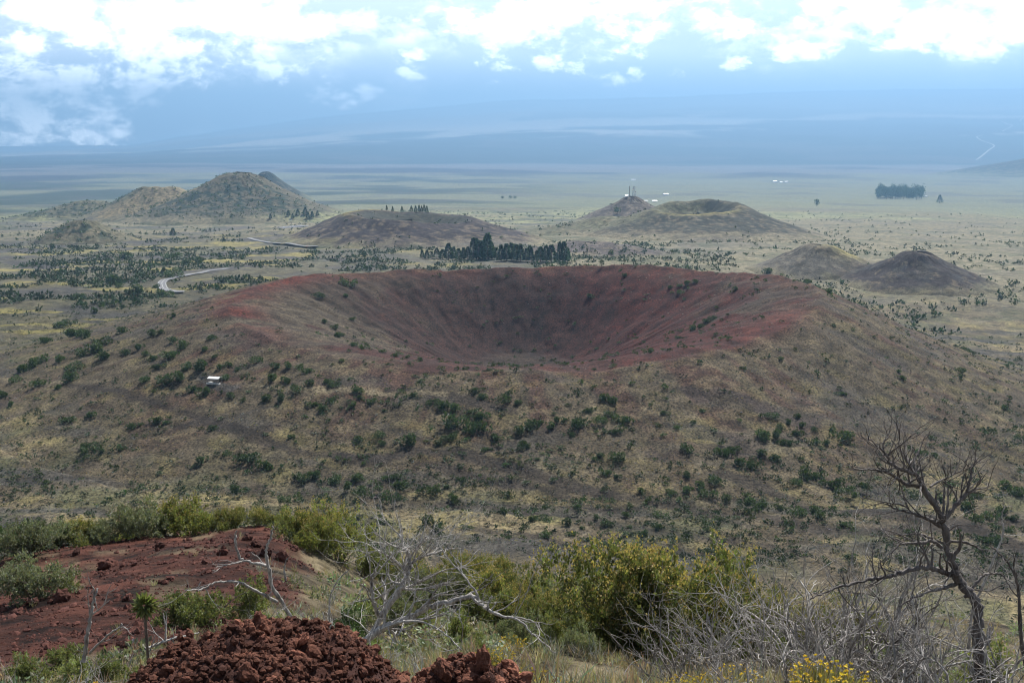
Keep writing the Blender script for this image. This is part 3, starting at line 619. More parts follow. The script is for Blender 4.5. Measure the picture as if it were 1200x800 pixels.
for k in order[:300]:
    u, v, w_ = SPOTS[k]; p = pos[k]; D = math.hypot(p[0], p[1])
    if D > 2600: continue
    s = w_ * D / FPX * 0.54
    zl, zg = shrub_words(p, v, w_, k)
    rgk = np.random.default_rng(int(k)); o = bpy.data.objects.new('shrub', BUSH[int(k) % 10]); C.objects.link(o)
    o.location = (p[0], p[1], p[2] - 0.12 * s); o.rotation_euler = (0, 0, rgk.uniform(0, 6.28)); hs = rgk.uniform(0.75, 1.15)
    o.scale = (s * rgk.uniform(0.9, 1.15), s, s * hs)
    tag(o, zl, 'shrub', zg); nind += 1
print('individual shrubs', nind, 'of', len(SPOTS))

# ---- countless low scrub, dead brush and tufts: merged, uncountable
def scatter(name, label, cat, N, dens, size, mat, protos, D0, D1, A0, A1, seed, sink=0.1, near_bias=1.0, zs=(0.7, 1.2), lo=0.6, hi=1.4):
    rg = np.random.default_rng(seed); M = N * 6
    az = rg.uniform(A0, A1, M); D = D0 * (D1 / D0) ** (rg.uniform(0, 1, M) ** near_bias); x = D * np.sin(az); y = D * np.cos(az)
    keep = rg.uniform(0, 1, M) < dens(x, y, D, az); x, y, D = x[keep][:N], y[keep][:N], D[keep][:N]
    z = height(x, y); n = len(x); V = []; Fq = []; off = 0; Cc = []
    which = rg.integers(0, len(protos), n)
    for i, (pv, pf) in enumerate(protos):
        j = np.where(which == i)[0]; m = len(j)
        if not m: continue
        s = size(D[j], rg, m); a = rg.uniform(0, 6.28, m); ca, sa = np.cos(a), np.sin(a)
        vx = (pv[None, :, 0] * ca[:, None] - pv[None, :, 1] * sa[:, None]) * s[:, None] + x[j][:, None]
        vy = (pv[None, :, 0] * sa[:, None] + pv[None, :, 1] * ca[:, None]) * s[:, None] + y[j][:, None]
        vz = pv[None, :, 2] * (s * rg.uniform(*zs, m))[:, None] + (z[j] - sink * s)[:, None]
        V.append(np.stack([vx, vy, vz], -1).reshape(-1, 3)); k = len(pv)
        Fq.append((pf[None] + (np.arange(m) * k)[:, None, None]).reshape(-1, pf.shape[1]) + off); off += m * k
        Cc.append(np.repeat(rg.uniform(lo, hi, (m, 1)) * (1 + rg.normal(0, 0.08, (m, 3))), k, 0) * np.tile(jit(k // 4, rg, 4, 0.75, 1.25) if pf.shape[1] == 4 else jit(k, rg, 1, 0.8, 1.2), (m, 1)))
    o = mesh_obj(name, np.concatenate(V), np.concatenate(Fq), mat, cols=np.clip(np.concatenate(Cc), 0.15, 2.2))
    return tag(o, label, cat, kind='stuff')
lowp = [bush_arrays(np.random.default_rng(300 + i), 11, 0.86, 0.6, 3) for i in range(6)]
midp = [bush_arrays(np.random.default_rng(320 + i), 17, 0.70, 0.7, 4) for i in range(6)]
def tuft_arrays(rg, n=7, L=1.0, wd=0.22):
    p = np.concatenate([rg.normal(0, 0.35, (n, 2)), np.zeros((n, 1))], 1); d = rg.normal(0, 0.55, (n, 3)); d[:, 2] = np.abs(d[:, 2]) + 0.5
    return leaf_quads(p, d, L * rg.uniform(0.6, 1.1, n), wd, rg)
tuftp = [tuft_arrays(np.random.default_rng(340 + i)) for i in range(6)]
def d_valley(x, y, D, az):
    r, a = MAIN.polar(x, y)
    k = ss(fbm(x / 26, y / 26, 4, 201), 0.42, 0.68) * 0.75 + 0.25
    return k * (0.06 + 0.94 * on_track(x, y)) * np.where(r < MAIN.R + 5, 0.05, 1.0) * (0.35 + 0.65 * ss(r, 200, 330)) * np.where((D > 860) & (az > -0.25) & (az < 0.2) & (r < 330), 0, 1)
scatter('low_scrub', 'low olive scrub scattered over the valley floor', 'scrub', 9500, d_valley, lambda D, rg, m: rg.uniform(0.25, 0.95, m) ** 2.0 * 1.5 + 0.1, M_SCRUBFAR, midp, 330, 1000, -0.56, 0.56, 1, near_bias=0.95)
scatter('dead_brush', 'grey dead brush scattered over the valley floor', 'brush', 7000, lambda x, y, D, az: d_valley(x + 90, y, D, az), lambda D, rg, m: rg.uniform(0.3, 0.9, m), M_TWIG, tuftp, 330, 900, -0.56, 0.56, 2)
scatter('grass_tufts', 'straw yellow grass tufts over the valley floor', 'grass', 12000, lambda x, y, D, az: ss(fbm(x / 18 + 70, y / 18, 4, 203), 0.44, 0.62) * on_track(x, y) * np.where(MAIN.polar(x, y)[0] < MAIN.R, 0.02, 1), lambda D, rg, m: rg.uniform(0.25, 0.6, m), leaf_mat('straw_tufts', (0.24, 0.20, 0.085), 0.25), tuftp, 330, 900, -0.56, 0.56, 3, zs=(0.4, 0.8))
def d_plain(x, y, D, az):
    k = ss(fbm(x / 60, y / 60, 4, 205), 0.45, 0.62) * ss(D, 930, 1050) * off_road(x, y) * off_road(x, y + 12) * off_road(x, y + 24)
    k = np.clip(k * (1 + 0.9 * (1 - ss(az, -0.3, -0.05)) * (1 - ss(D, 1500, 2100))), 0, 1) * (1 - 0.55 * ss(az, 0.05, 0.3)) * (1 - 0.75 * ss(D, 1700, 2600)) 
    for c in (CA, CB2, CE, CF1, CF2): k = k * np.where(c.polar(x, y)[0] < c.O, 0.12, 1)
    return k
scatter('plain_scrub', 'dark scrub strewn over the plain beyond the crater', 'scrub', 11000, d_plain, lambda D, rg, m: rg.uniform(0.5, 1.0, m) ** 2 * 3.6 + 0.5, M_SCRUBFAR, lowp, 900, 3600, -0.56, 0.56, 4, near_bias=0.9)
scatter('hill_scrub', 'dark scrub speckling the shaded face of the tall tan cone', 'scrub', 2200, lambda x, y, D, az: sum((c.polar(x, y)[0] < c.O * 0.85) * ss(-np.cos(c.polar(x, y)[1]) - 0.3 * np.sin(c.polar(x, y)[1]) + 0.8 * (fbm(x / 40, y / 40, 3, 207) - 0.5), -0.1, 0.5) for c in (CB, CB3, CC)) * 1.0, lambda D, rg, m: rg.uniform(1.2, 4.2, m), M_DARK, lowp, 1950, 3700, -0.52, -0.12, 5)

scatter('valley_shrubs', 'small separate green shrubs strewn over the valley slope', 'shrubs', 1500, lambda x, y, D, az: d_valley(x + 300, y, D, az) * (1 - 0.5 * ss(az, 0.0, 0.3)), lambda D, rg, m: rg.uniform(0.7, 1.0, m) ** 2 * 1.9, M_DARK, [bush_arrays(np.random.default_rng(330 + i), 48, 0.50, 0.75, 5) for i in range(5)], 340, 900, -0.54, 0.54, 14)

d_hill = lambda x, y, D, az: (0.35 + 0.65 * ss(fbm(x / 14, y / 14, 3, 209), 0.4, 0.6)) * ss(D, 48, 70)
scatter('hillside_scrub', 'low scrub clothing the steep hillside below the red crest', 'scrub', 3600, d_hill, lambda D, rg, m: rg.uniform(0.3, 1.0, m) ** 1.5 * 1.1, M_SCRUBFAR, midp, 55, 350, -0.54, 0.54, 15, near_bias=0.55)
scatter('hillside_tufts', 'dry tufts on the steep hillside below the red crest', 'grass', 3600, d_hill, lambda D, rg, m: rg.uniform(0.25, 0.6, m), M_STRAW, tuftp, 55, 350, -0.54, 0.54, 16, near_bias=0.55, zs=(0.4, 0.8))
# ------------------------------------------------------------------ foreground: live shrubs
def blob_points(rg, n, w_, h, lobes):
    cen = np.stack([rg.normal(0, 0.27, lobes) * w_, rg.normal(0, 0.22, lobes) * w_, rg.uniform(0.30, 0.72, lobes) * h], 1)
    rad = rg.uniform(0.16, 0.30, lobes) * min(w_, h * 1.6)
    k = rg.integers(0, lobes, n); d = unit(rg.normal(size=(n, 3)) + np.array([0, 0, 0.25])); p = cen[k] + d * (rad[k] * rg.uniform(0.35, 1.0, n) ** 0.6)[:, None] * np.array([1.15, 1.0, 0.9])
    p[:, 2] = np.clip(p[:, 2], 0.06 * h, None)
    return p, d, cen
def shrub_meshes(seed, w_, h, mat, clusters=240, per=24, leaf=0.05, lobes=9, flowers=0.0, fmat=None, stem_r=0.02, up=0.5, aspect=0.28):
    rg = np.random.default_rng(seed); p, d, cen = blob_points(rg, clusters, w_, h, lobes)
    tone = np.repeat(rg.uniform(0.7, 1.35, clusters), per)
    cp = np.repeat(p, per, 0); cd = np.repeat(d, per, 0); n = len(cp); sp = leaf * 1.25
    ax = unit(cd + np.array([0, 0, up])); tt = rg.uniform(-1.2, 1.4, n)
    pts = cp + ax * (tt * sp)[:, None] + rg.normal(0, sp * 0.45, (n, 3)); dirs = ax * 0.8 + rg.normal(0, 0.75, (n, 3)) + np.array([0, 0, 0.15])
    v, f = leaf_quads(pts, dirs, leaf * rg.uniform(0.65, 1.35, n), aspect, rg)
    cols = jit(n, rg, 4, 0.75, 1.25) * np.repeat(tone, 4)[:, None]
    parts = [('foliage', v, f, mat, cols)]
    if flowers:
        m = int(clusters * flowers); top = np.argsort(-(p[:, 2] + rg.normal(0, 0.14 * h, clusters)))[:m]; q = 12
        cp = np.repeat(p[top] + d[top] * leaf * 2.2 + np.array([0, 0, leaf]), q, 0); n = len(cp); pts = cp + rg.normal(0, leaf * 0.8, (n, 3))
        v, f = leaf_quads(pts, rg.normal(size=(n, 3)) + np.array([0, 0, 0.5]), leaf * 0.8 * rg.uniform(0.6, 1.2, n), 0.4, rg)
        parts.append(('flowers', v, f, fmat, jit(n, rg, 4, 0.7, 1.3)))
    L = []
    for c in cen:
        b = rg.normal(0, 0.05, 3) * np.array([w_, w_, 0]); mid = (b + c) / 2 + rg.normal(0, 0.07, 3) * w_
        t = np.linspace(0, 1, 7)[:, None]; q = (1 - t) ** 2 * b + 2 * t * (1 - t) * mid + t * t * c; q[0, 2] = -0.15
        L.append((q + rg.normal(0, 0.012, q.shape) * w_, np.linspace(stem_r, stem_r * 0.35, 7)))
        for _ in range(6):
            e = p[rg.integers(0, clusters)]
            if np.linalg.norm(e - c) < 0.45 * w_: L.append((np.linspace(c, e, 4) + rg.normal(0, 0.01, (4, 3)) * w_, np.linspace(stem_r * 0.35, stem_r * 0.12, 4)))
    v, f = tubes(L, 4); parts.append(('stems', v, f, M_STEM, None))
    out = []
    for nm, v, f, m, cl in parts:
        o = mesh_obj(nm, v, f, m, cols=cl); out.append((nm, o.data)); bpy.data.objects.remove(o)
    return out
def place_shrub(meshes, u, v, D, s, rz, label, group=None, name='shrub', cat='shrub', zoff=0.0, squash=1.0):
    d = raydir(u, v); h = math.hypot(d[0], d[1]); x, y = d[0] / h * D, d[1] / h * D
    e = empty(name, (x, y, zat(x, y) + zoff), rz); e.scale = (s, s, s * squash); tag(e, label, cat, group)
    for nm, me in meshes:
        o = bpy.data.objects.new(nm, me); C.objects.link(o); o.parent = e
        if nm == 'flowers': o['kind'] = 'stuff'
    return e
EXT = {}
def fit_shrub(kind, u, vtop, D, wpx, rz, label, group):
    if kind not in EXT:
        me = SH[kind][0][1]; q = np.zeros(len(me.vertices) * 3, np.float32); me.vertices.foreach_get('co', q); q = q.reshape(-1, 3)
        EXT[kind] = (np.percentile(np.hypot(q[:, 0], q[:, 1]), 97) * 2.0, np.percentile(q[:, 2], 99.3))
    w0, h0 = EXT[kind]; Dc = np.linspace(0.55 * D, 1.25 * D, 60); P_ = np.array([px(u, vtop, q) for q in Dc]); zc = height(P_[:, 0], P_[:, 1])
    rat = ((P_[:, 2] - zc) / h0) / (wpx * Dc / FPX / w0); j = int(np.argmin(np.abs(np.log(np.clip(rat, 0.05, 20) / 0.85)) + 0.8 * np.abs(np.log(Dc / D)))); D = Dc[j]
    p = P_[j]; zg = zc[j]; sx = wpx * D / FPX / w0; sz = np.clip((p[2] - zg) / h0, 0.5 * sx, (1.12 if u < 345 else 1.5) * sx)
    e = empty('shrub', (p[0], p[1], zg - 0.04), rz); e.scale = (sx, sx, sz); tag(e, label, 'shrub', group)
    fo = None
    for nm, me in SH[kind]:
        o = bpy.data.objects.new(nm, me); C.objects.link(o); o.parent = e
        if nm == 'foliage': fo = o
        if nm == 'flowers': o['kind'] = 'stuff'; o.parent = fo
SH = {'olive': shrub_meshes(1, 3.0, 1.7, M_OLIVE, 800, 26, 0.060, 24, 0.6, M_PALEFL, aspect=0.38),
      'olive2': shrub_meshes(2, 2.4, 1.5, M_OLIVE, 480, 26, 0.062, 17, 0.4, M_PALEFL, aspect=0.38),
      'yg': shrub_meshes(3, 2.4, 1.5, M_YG, 340, 24, 0.085, 11, 0.25, M_PALEFL, aspect=0.38),
      'yg2': shrub_meshes(4, 2.2, 1.3, M_YG, 300, 24, 0.085, 10, 0.15, M_PALEFL, aspect=0.38),
      'grey': shrub_meshes(5, 2.0, 1.1, M_GREY, 340, 26, 0.062, 12, aspect=0.36),
      'light': shrub_meshes(6, 1.8, 0.9, M_LIGHT, 260, 22, 0.060, 10, up=0.5, aspect=0.38),
      'light2': shrub_meshes(7, 1.4, 0.9, M_LIGHT, 220, 22, 0.050, 8, up=0.5, aspect=0.38),
      'dark': shrub_meshes(8, 1.6, 1.1, M_DARK, 340, 26, 0.055, 10, aspect=0.38),
      'airy': shrub_meshes(9, 2.6, 1.9, M_YG, 230, 26, 0.075, 13, 0.2, M_PALEFL, 0.035, up=0.5, aspect=0.36)}
G1 = 'shrubs along the crest of the red slope'; G2 = 'shrubs on the hillside below the dead trees'
FG = [ # kind, u, top v, D, width in picture, label
 ('yg', 86, 578, 37, 78, 'round yellow green shrub at the head of the red cinder slope'),
 ('grey', 160, 575, 41, 78, 'grey green shrub with dark stems on the crest of the red slope'),
 ('yg2', 218, 580, 41.5, 78, 'bright green shrub behind the dark rocks on the red crest'),
 ('yg', 268, 573, 42, 70, 'yellow flecked shrub rising over the red crest beside the dark rock'),
 ('yg', 302, 583, 41, 60, 'yellow green shrub beside the round boulder on the red crest'),
 ('light', 335, 596, 38, 70, 'low green shrub where the red crest meets the dry grass'),
 ('grey', 120, 585, 46, 50, None), ('yg2', 144, 559, 52, 34, None), ('grey', 190, 578, 48, 60, None), ('dark', 50, 575, 48, 60, None), ('grey', 105, 590, 43, 50, None), ('grey', 245, 585, 45, 50, None),
 ('dark', 8, 568, 43, 80, 'dark green shrub at the far edge of the red slope under the grey green ones'),
 ('dark', 35, 590, 40, 50, None), ('grey', 55, 606, 34, 60, None), ('dark', 10, 600, 33, 60, None), ('grey', 30, 615, 30, 70, None), ('grey', 45, 585, 44, 50, None),
 ('grey', 38, 648, 21, 88, 'round grey green bush sitting on the lower red slope'),
 ('light2', 74, 657, 20.5, 36, 'little pale green bush hugging the round grey green bush'),
 ('airy', 396, 568, 29, 112, 'open yellow tipped shrub with visible grey stems'),
 ('yg2', 352, 590, 31, 60, None), ('light', 425, 612, 29, 70, None), ('yg2', 372, 610, 28, 60, None), ('light', 455, 632, 27, 60, None),
 ('light', 245, 660, 15.0, 130, 'sprawling light green shrub under the forked dead branch'),
 ('light2', 205, 668, 16.0, 60, None), ('light2', 290, 662, 14.5, 70, None), ('light', 325, 668, 13.6, 80, None),
 ('dark', 402, 668, 11.6, 85, 'dense dark green bush behind the bare grey stems'),
 ('light2', 432, 690, 10.8, 50, None),
 ('olive2', 562, 618, 27, 95, 'tall olive shrub behind the fallen dead tree'), ('grey', 530, 622, 25, 70, None), ('olive2', 610, 638, 24, 75, 'olive shrub between the fallen dead tree and the flowering shrub'),
 ('light2', 590, 655, 19, 60, None), ('light2', 555, 665, 18, 50, None), ('light', 630, 655, 19, 70, None), ('light2', 540, 695, 14, 50, None), ('light', 500, 650, 22, 60, None),
 ('grey', 655, 668, 16.5, 75, 'grey green shrub at the foot of the big flowering shrub'), ('light', 648, 695, 14.0, 80, None), ('grey', 682, 705, 13, 60, None),
 ('olive', 765, 636, 15.0, 240, 'big olive shrub covered in ochre flower heads'), ('olive2', 690, 634, 16, 115, 'ochre flecked shrub leaning on the big flowering shrub'),
 ('olive', 868, 640, 16.5, 150, 'ochre flowered shrub behind the dead brush'), ('olive2', 930, 660, 17, 120, 'low olive shrub half hidden by dead brush'), ('olive2', 815, 668, 14.2, 120, None), ('olive2', 735, 668, 14.2, 110, None),
 ('light', 985, 725, 14.5, 110, None), ('light', 1060, 735, 14, 110, None), ('light2', 1165, 715, 13.5, 90, 'green bush behind the trunk of the standing dead tree'), ('olive2', 1010, 700, 17, 110, None), ('light', 1110, 730, 14.5, 90, None),
 ('olive2', 645, 640, 20, 90, None), ('olive2', 600, 648, 21, 90, None), ('yg2', 720, 655, 15, 90, None), ('olive2', 805, 648, 16, 110, None), ('olive2', 905, 650, 18, 100, None), ('yg2', 560, 645, 24, 80, None), ('grey', 445, 612, 32, 60, None), ('olive2', 478, 622, 31, 60, None), ('yg2', 505, 628, 29, 60, None), ('olive2', 540, 610, 31, 60, None), ('grey', 20, 660, 26, 50, None), ('light', 60, 725, 12.5, 80, None), ('light2', 20, 735, 11.5, 60, None), ('olive2', 585, 630, 30, 70, None), ('yg2', 640, 650, 24, 70, None), ('grey', 670, 648, 22, 80, None), ('olive2', 520, 640, 28, 60, None), ('grey', 490, 640, 26, 60, None), ('grey', 600, 690, 14, 60, None), ('grey', 700, 690, 14, 80, None), ('olive2', 960, 680, 18, 80, None), ('light', 900, 720, 13, 90, None), ('grey', 470, 655, 24, 60, None), ('light', 560, 700, 13, 60, None),
 ('light2', 125, 712, 10.5, 60, 'small green leafy shrub tangled in the dead twigs'), ('light2', 80, 715, 11.0, 60, None), ('light', 440, 672, 19, 60, None), ('grey', 475, 668, 21, 60, None)]
rg = np.random.default_rng(55)
for i, (k, u, v, D, wp, lab) in enumerate(FG):
    red = u < 345 and v < 650
    look = {'olive': 'olive', 'olive2': 'olive', 'yg': 'yellow green', 'yg2': 'yellow green', 'grey': 'grey green', 'light': 'light green', 'light2': 'small light green', 'dark': 'dark green', 'airy': 'open yellow'}[k]
    where = ('behind the crest of the red slope' if v < 600 else 'on the left edge of the red slope') if red else 'beside the forked dead branch' if u < 345 else 'between the red crest and the fallen dead tree' if u < 480 else 'behind the fallen dead tree' if u < 545 else 'in the grass beyond the arching dead branch' if u < 690 else 'pressed against the big flowering shrub' if u < 850 else 'behind the bleached dead brush'
    fit_shrub(k, u, v, D, wp, rg.uniform(0, 6.28), lab or '%s shrub %s' % (look, where), (G1 if red else G2))

# ------------------------------------------------------------------ foreground: dead trees
def line_px(pts, Ds):
    return np.array([px(u, v, D) for (u, v), D in zip(pts, Ds)])
def smooth_line(P_, n):
    P_ = np.asarray(P_); t = np.linspace(0, len(P_) - 1, n); i = np.clip(t.astype(int), 0, len(P_) - 2); f = (t - i)[:, None]
    a = P_[np.clip(i - 1, 0, None)]; b = P_[i]; c = P_[i + 1]; d = P_[np.clip(i + 2, None, len(P_) - 1)]
    return 0.5 * (2 * b + (c - a) * f + (2 * a - 5 * b + 4 * c - d) * f * f + (3 * b - a - 3 * c + d) * f ** 3)
def dead_tree(name, label, limbs, base, mat, seed, twig=(3, 6), tw_len=0.35, group=None, sides=6, twist=0.3, tdepth=1, thin=0.62, more=1.0):
    """limbs: list of (polyline Nx3 world, r0, r1, twig density); the first is the trunk"""
    rg = np.random.default_rng(seed); e = empty(name, base); tag(e, label, 'dead tree', group); B = np.array(base)
    if thin != 1: limbs = [(a, b * thin, c * thin, d) for a, b, c, d in limbs]
    for i, (pl, r0, r1, td) in enumerate(limbs):
        n = max(8, 6 * len(pl)); q = smooth_line(pl, n); q = q + rg.normal(0, 1, q.shape) * np.linspace(0.3, 1, n)[:, None] * r0 * 0.32
        rad = np.linspace(r0, r1, n) * rg.uniform(0.8, 1.22, n)
        L = [(q, rad)]; m = int(td * more)
        for _ in range(m):
            j = rg.integers(2, n); t = unit(q[j] - q[j - 1]); d = unit(t * 0.7 + rg.normal(0, 0.75, 3) + np.array([0, 0, 0.25]))
            grow(q[j], d, tw_len * rg.uniform(0.5, 1.3), max(rad[j] * 0.5, 0.0045), tdepth, rg, L, twist, 0.06, (2, 4))
        L = [(a - B, b) for a, b in L]
        v, f = tubes(L, sides if i == 0 else 5)
        mesh_obj('trunk' if i == 0 else 'branch', v, f, mat, e, smooth=True)
    return e
def hero():
    cr = lambda L: [(930 + a / 4, 500 + b / 4) for a, b in L]
    D0 = 12.0; rgd = np.random.default_rng(3)
    def ln(L, d0, d1): return line_px(cr(L), np.linspace(d0, d1, len(L)))
    base = px(1150, 815, D0); base[2] = zat(base[0], base[1])
    tr = np.vstack([base + np.array([0.0, 0, -0.2]), line_px([(1148, 790), (1147, 740), (1146, 712), (1134, 690), (1120, 672), (1112, 650), (1107, 630), (1105, 607)], [D0] * 8)])
    limbs = [(tr, 0.070, 0.030, 5),
     (ln([(700,430),(660,360),(605,280),(575,225),(520,205),(470,180),(440,140),(415,110),(350,52)], D0, D0 - 0.3), 0.055, 0.010, 16),
     (ln([(575,228),(555,190),(535,150),(505,110),(495,50)], D0 - 0.1, D0 + 0.3), 0.030, 0.008, 8),
     (ln([(545,175),(560,155),(600,150),(638,135)], D0, D0 + 0.3), 0.018, 0.006, 3),
     (ln([(440,135),(460,115),(500,85),(550,40)], D0 - 0.2, D0 - 0.4), 0.018, 0.006, 4),
     (ln([(425,120),(420,80),(440,40),(465,2)], D0 - 0.2, D0), 0.016, 0.005, 3),
     (ln([(600,280),(540,270),(490,245),(450,215),(380,200),(310,200),(270,190)], D0, D0 - 0.6), 0.034, 0.007, 9),
     (ln([(480,235),(460,265),(430,275),(400,262)], D0 - 0.3, D0 - 0.6), 0.016, 0.005, 3),
     (ln([(706,435),(755,372),(805,320),(828,250),(838,190),(862,148)], D0, D0 + 0.4), 0.045, 0.009, 11),
     (ln([(800,325),(850,295),(900,285),(915,262)], D0 + 0.2, D0 + 0.6), 0.022, 0.006, 5),
     (ln([(700,420),(704,350),(706,300),(700,258)], D0, D0 + 0.2), 0.026, 0.007, 5),
     (ln([(640,280),(690,250),(750,222),(810,190)], D0, D0 + 0.5), 0.022, 0.006, 6),
     (ln([(692,465),(625,430),(555,405),(485,385),(430,352)], D0, D0 - 0.5), 0.036, 0.007, 10),
     (ln([(555,405),(520,370),(440,355),(340,332)], D0 - 0.2, D0 - 0.5), 0.016, 0.005, 4),
     (ln([(695,565),(650,535),(600,545),(540,545),(500,552),(455,590),(420,650)], D0, D0 - 0.5), 0.036, 0.008, 9),
     (ln([(690,560),(640,520),(580,500),(500,505),(430,500)], D0, D0 + 0.5), 0.026, 0.006, 7),
     (ln([(735,690),(660,665),(600,660),(500,685),(420,705),(320,720),(210,750),(120,785),(60,815)], D0, D0 - 1.2), 0.052, 0.010, 12),
     (ln([(760,735),(700,755),(640,770),(560,800),(480,850)], D0, D0 - 0.9), 0.040, 0.010, 8),
     (ln([(800,800),(850,740),(900,690),(960,690),(1010,720)], D0, D0 + 0.4), 0.034, 0.008, 6),
     (ln([(720,470),(740,455),(775,460)], D0, D0 + 0.1), 0.012, 0.004, 1), (ln([(715,500),(750,470),(772,462)], D0, D0 - 0.1), 0.010, 0.004, 1)]
    limbs = [limbs[0]] + [(a, b * 0.64, c * 0.62, int(d * 1.5)) for a, b, c, d in limbs[1:]]
    dead_tree('dead_tree', 'tall standing dead tree with bare dark crooked limbs', limbs, tuple(base), M_DEADD, 5, tw_len=0.34, sides=9, tdepth=1, thin=1)
hero()
def dead_shrub(label, u, v, D, H, spread, stems, seed, mat=M_DEAD, group=None, r=0.022, depth=2, lean=(0, 0), kids=(2, 5)):
    d = raydir(u, v); h = math.hypot(d[0], d[1]); x, y = d[0] / h * D, d[1] / h * D
    e = empty('dead_shrub', (x, y, zat(x, y)), 0); tag(e, label, 'dead shrub', group); rg = np.random.default_rng(seed)
    for k in range(stems):
        a = rg.uniform(0, 6.28); dr = np.array([math.cos(a) * spread + lean[0], math.sin(a) * spread * 0.7 + lean[1], 1.0]); L = []
        p0 = rg.normal(0, 0.06, 3) * np.array([H, H, 0]); p0[2] = -0.08
        grow(p0, dr, H * rg.uniform(0.55, 1.05), r * rg.uniform(0.6, 1.2), depth, rg, L, 0.46, 0.05, kids, 0.6)
        v_, f_ = tubes(L, 3); mesh_obj('branch', v_, f_, mat, e, smooth=True)
    return e
GD = 'tangle of dead brush around the standing dead tree'
LD = 'bleached dead brush tangled around the standing dead tree'
for i, (u, vt, D, sp, st, mt) in enumerate([(835, 690, 10.5, 0.6, 8, M_DEAD), (800, 715, 9.6, 0.8, 7, M_DEAD), (880, 690, 10.6, 0.7, 8, M_DEAD), (925, 690, 11.0, 0.7, 8, M_DEAD), (965, 655, 12.0, 0.55, 9, M_DEAD), (945, 640, 13.5, 0.6, 8, M_DEAD), (1005, 625, 12.6, 0.5, 9, M_DEAD), (1045, 640, 12.0, 0.55, 9, M_DEADD),
        (1080, 650, 12.8, 0.6, 9, M_DEADD), (1060, 690, 11.0, 0.8, 8, M_DEAD), (1110, 680, 12.6, 0.7, 8, M_DEADD), (1185, 680, 11.6, 0.6, 8, M_DEAD), (870, 745, 8.8, 1.1, 8, M_DEAD), (1030, 725, 9.6, 0.9, 8, M_DEAD), (1120, 735, 9.6, 0.9, 7, M_DEAD), (985, 700, 11.5, 0.7, 9, M_DEAD), (940, 735, 9.4, 1.0, 8, M_DEAD), (1180, 735, 9.4, 0.8, 7, M_DEAD), (1015, 665, 14.0, 0.6, 8, M_DEAD), (1090, 705, 10.2, 0.8, 8, M_DEAD)]):
    if i % 3 == 1: mt = M_DEADG
    q = px(u, vt, D); H = (q[2] - zat(q[0], q[1])) * 0.95
    LD = '%s dead brush %s' % ('dark' if mt is M_DEADD else 'grey brown' if mt is M_DEADG else 'bleached', 'in front of the flowering shrubs' if u < 930 else 'under the long limb of the standing dead tree' if u < 1070 else 'around the trunk of the standing dead tree')
    dead_shrub(LD, u, vt, D, H, sp, st, 400 + i, mt, GD, 0.010 + 0.008 * H, 2, (-0.3, 0), (3, 6))
dead_tree('dead_tree', 'slender pale dead stem curving upward right of the standing dead tree',
    [(line_px([(1140, 745), (1155, 715), (1170, 690), (1192, 650), (1206, 615), (1178, 605), (1175, 590)][:0] + [(1135, 760), (1140, 715), (1158, 672), (1167, 648), (1176, 625), (1174, 605), (1177, 588)], [12.6] * 7), 0.030, 0.008, 2),
     (line_px([(1150, 690), (1160, 672), (1163, 662)], [12.6, 12.5, 12.4]), 0.014, 0.006, 1)], tuple(px(1135, 765, 12.6)), M_DEAD, 9)
dead_tree('dead_tree', 'dark crooked dead branch at the edge of the brush',
    [(line_px([(1205, 800), (1196, 740), (1194, 700), (1190, 675), (1178, 655), (1160, 640)], [11.5] * 6), 0.035, 0.010, 5), (line_px([(1194, 700), (1185, 690), (1176, 672)], [11.5, 11.4, 11.4]), 0.014, 0.006, 2)], tuple(px(1205, 800, 11.5)), M_DEADD, 10)
# the fallen tree with its long arching branch
D1 = 9.0
dead_tree('fallen_dead_tree', 'fallen grey dead tree with a long branch arching over the grass',
    [(line_px([(425, 752), (450, 735), (480, 722), (505, 710), (520, 706), (548, 698), (562, 706), (572, 714)], np.linspace(9.2, 8.8, 8)), 0.055, 0.028, 5),
     (line_px([(572, 714), (590, 722), (608, 726), (622, 740), (636, 752), (652, 765)], np.linspace(8.8, 8.4, 6)), 0.024, 0.006, 2),
     (line_px([(595, 722), (612, 724), (628, 730), (638, 743)], np.linspace(8.8, 8.9, 4)), 0.014, 0.005, 1),
     (line_px([(571, 712), (573, 703), (577, 697)], [8.8] * 3), 0.018, 0.010, 0), (line_px([(576, 714), (580, 708), (582, 706)], [8.8] * 3), 0.014, 0.009, 0),
     (line_px([(430, 750), (455, 710), (472, 685), (480, 665), (478, 650), (470, 630), (468, 620)], np.linspace(9.2, 9.4, 7)), 0.050, 0.014, 7),
     (line_px([(478, 655), (490, 640), (500, 628), (492, 645)][:3], [9.3, 9.2, 9.1]), 0.018, 0.007, 3), (line_px([(480, 660), (500, 650), (520, 645), (527, 640)], [9.3, 9.3, 9.4, 9.4]), 0.024, 0.008, 5),
     (line_px([(476, 668), (460, 655), (450, 648), (435, 640)], [9.3, 9.2, 9.1, 9.0]), 0.022, 0.007, 4), (line_px([(470, 690), (500, 678), (520, 668), (548, 665)], [9.3, 9.4, 9.5, 9.6]), 0.022, 0.006, 6),
     (line_px([(445, 725), (437, 700), (436, 676), (445, 660)], [9.2, 9.1, 9.1, 9.0]), 0.036, 0.012, 4), (line_px([(440, 740), (470, 728), (500, 730), (525, 745), (540, 760)], [9.2, 8.9, 8.7, 8.6, 8.5]), 0.020, 0.006, 6)],
    tuple(px(428, 755, 9.2)), M_DEAD, 12, tw_len=0.46, tdepth=2, thin=0.62, more=2.0)
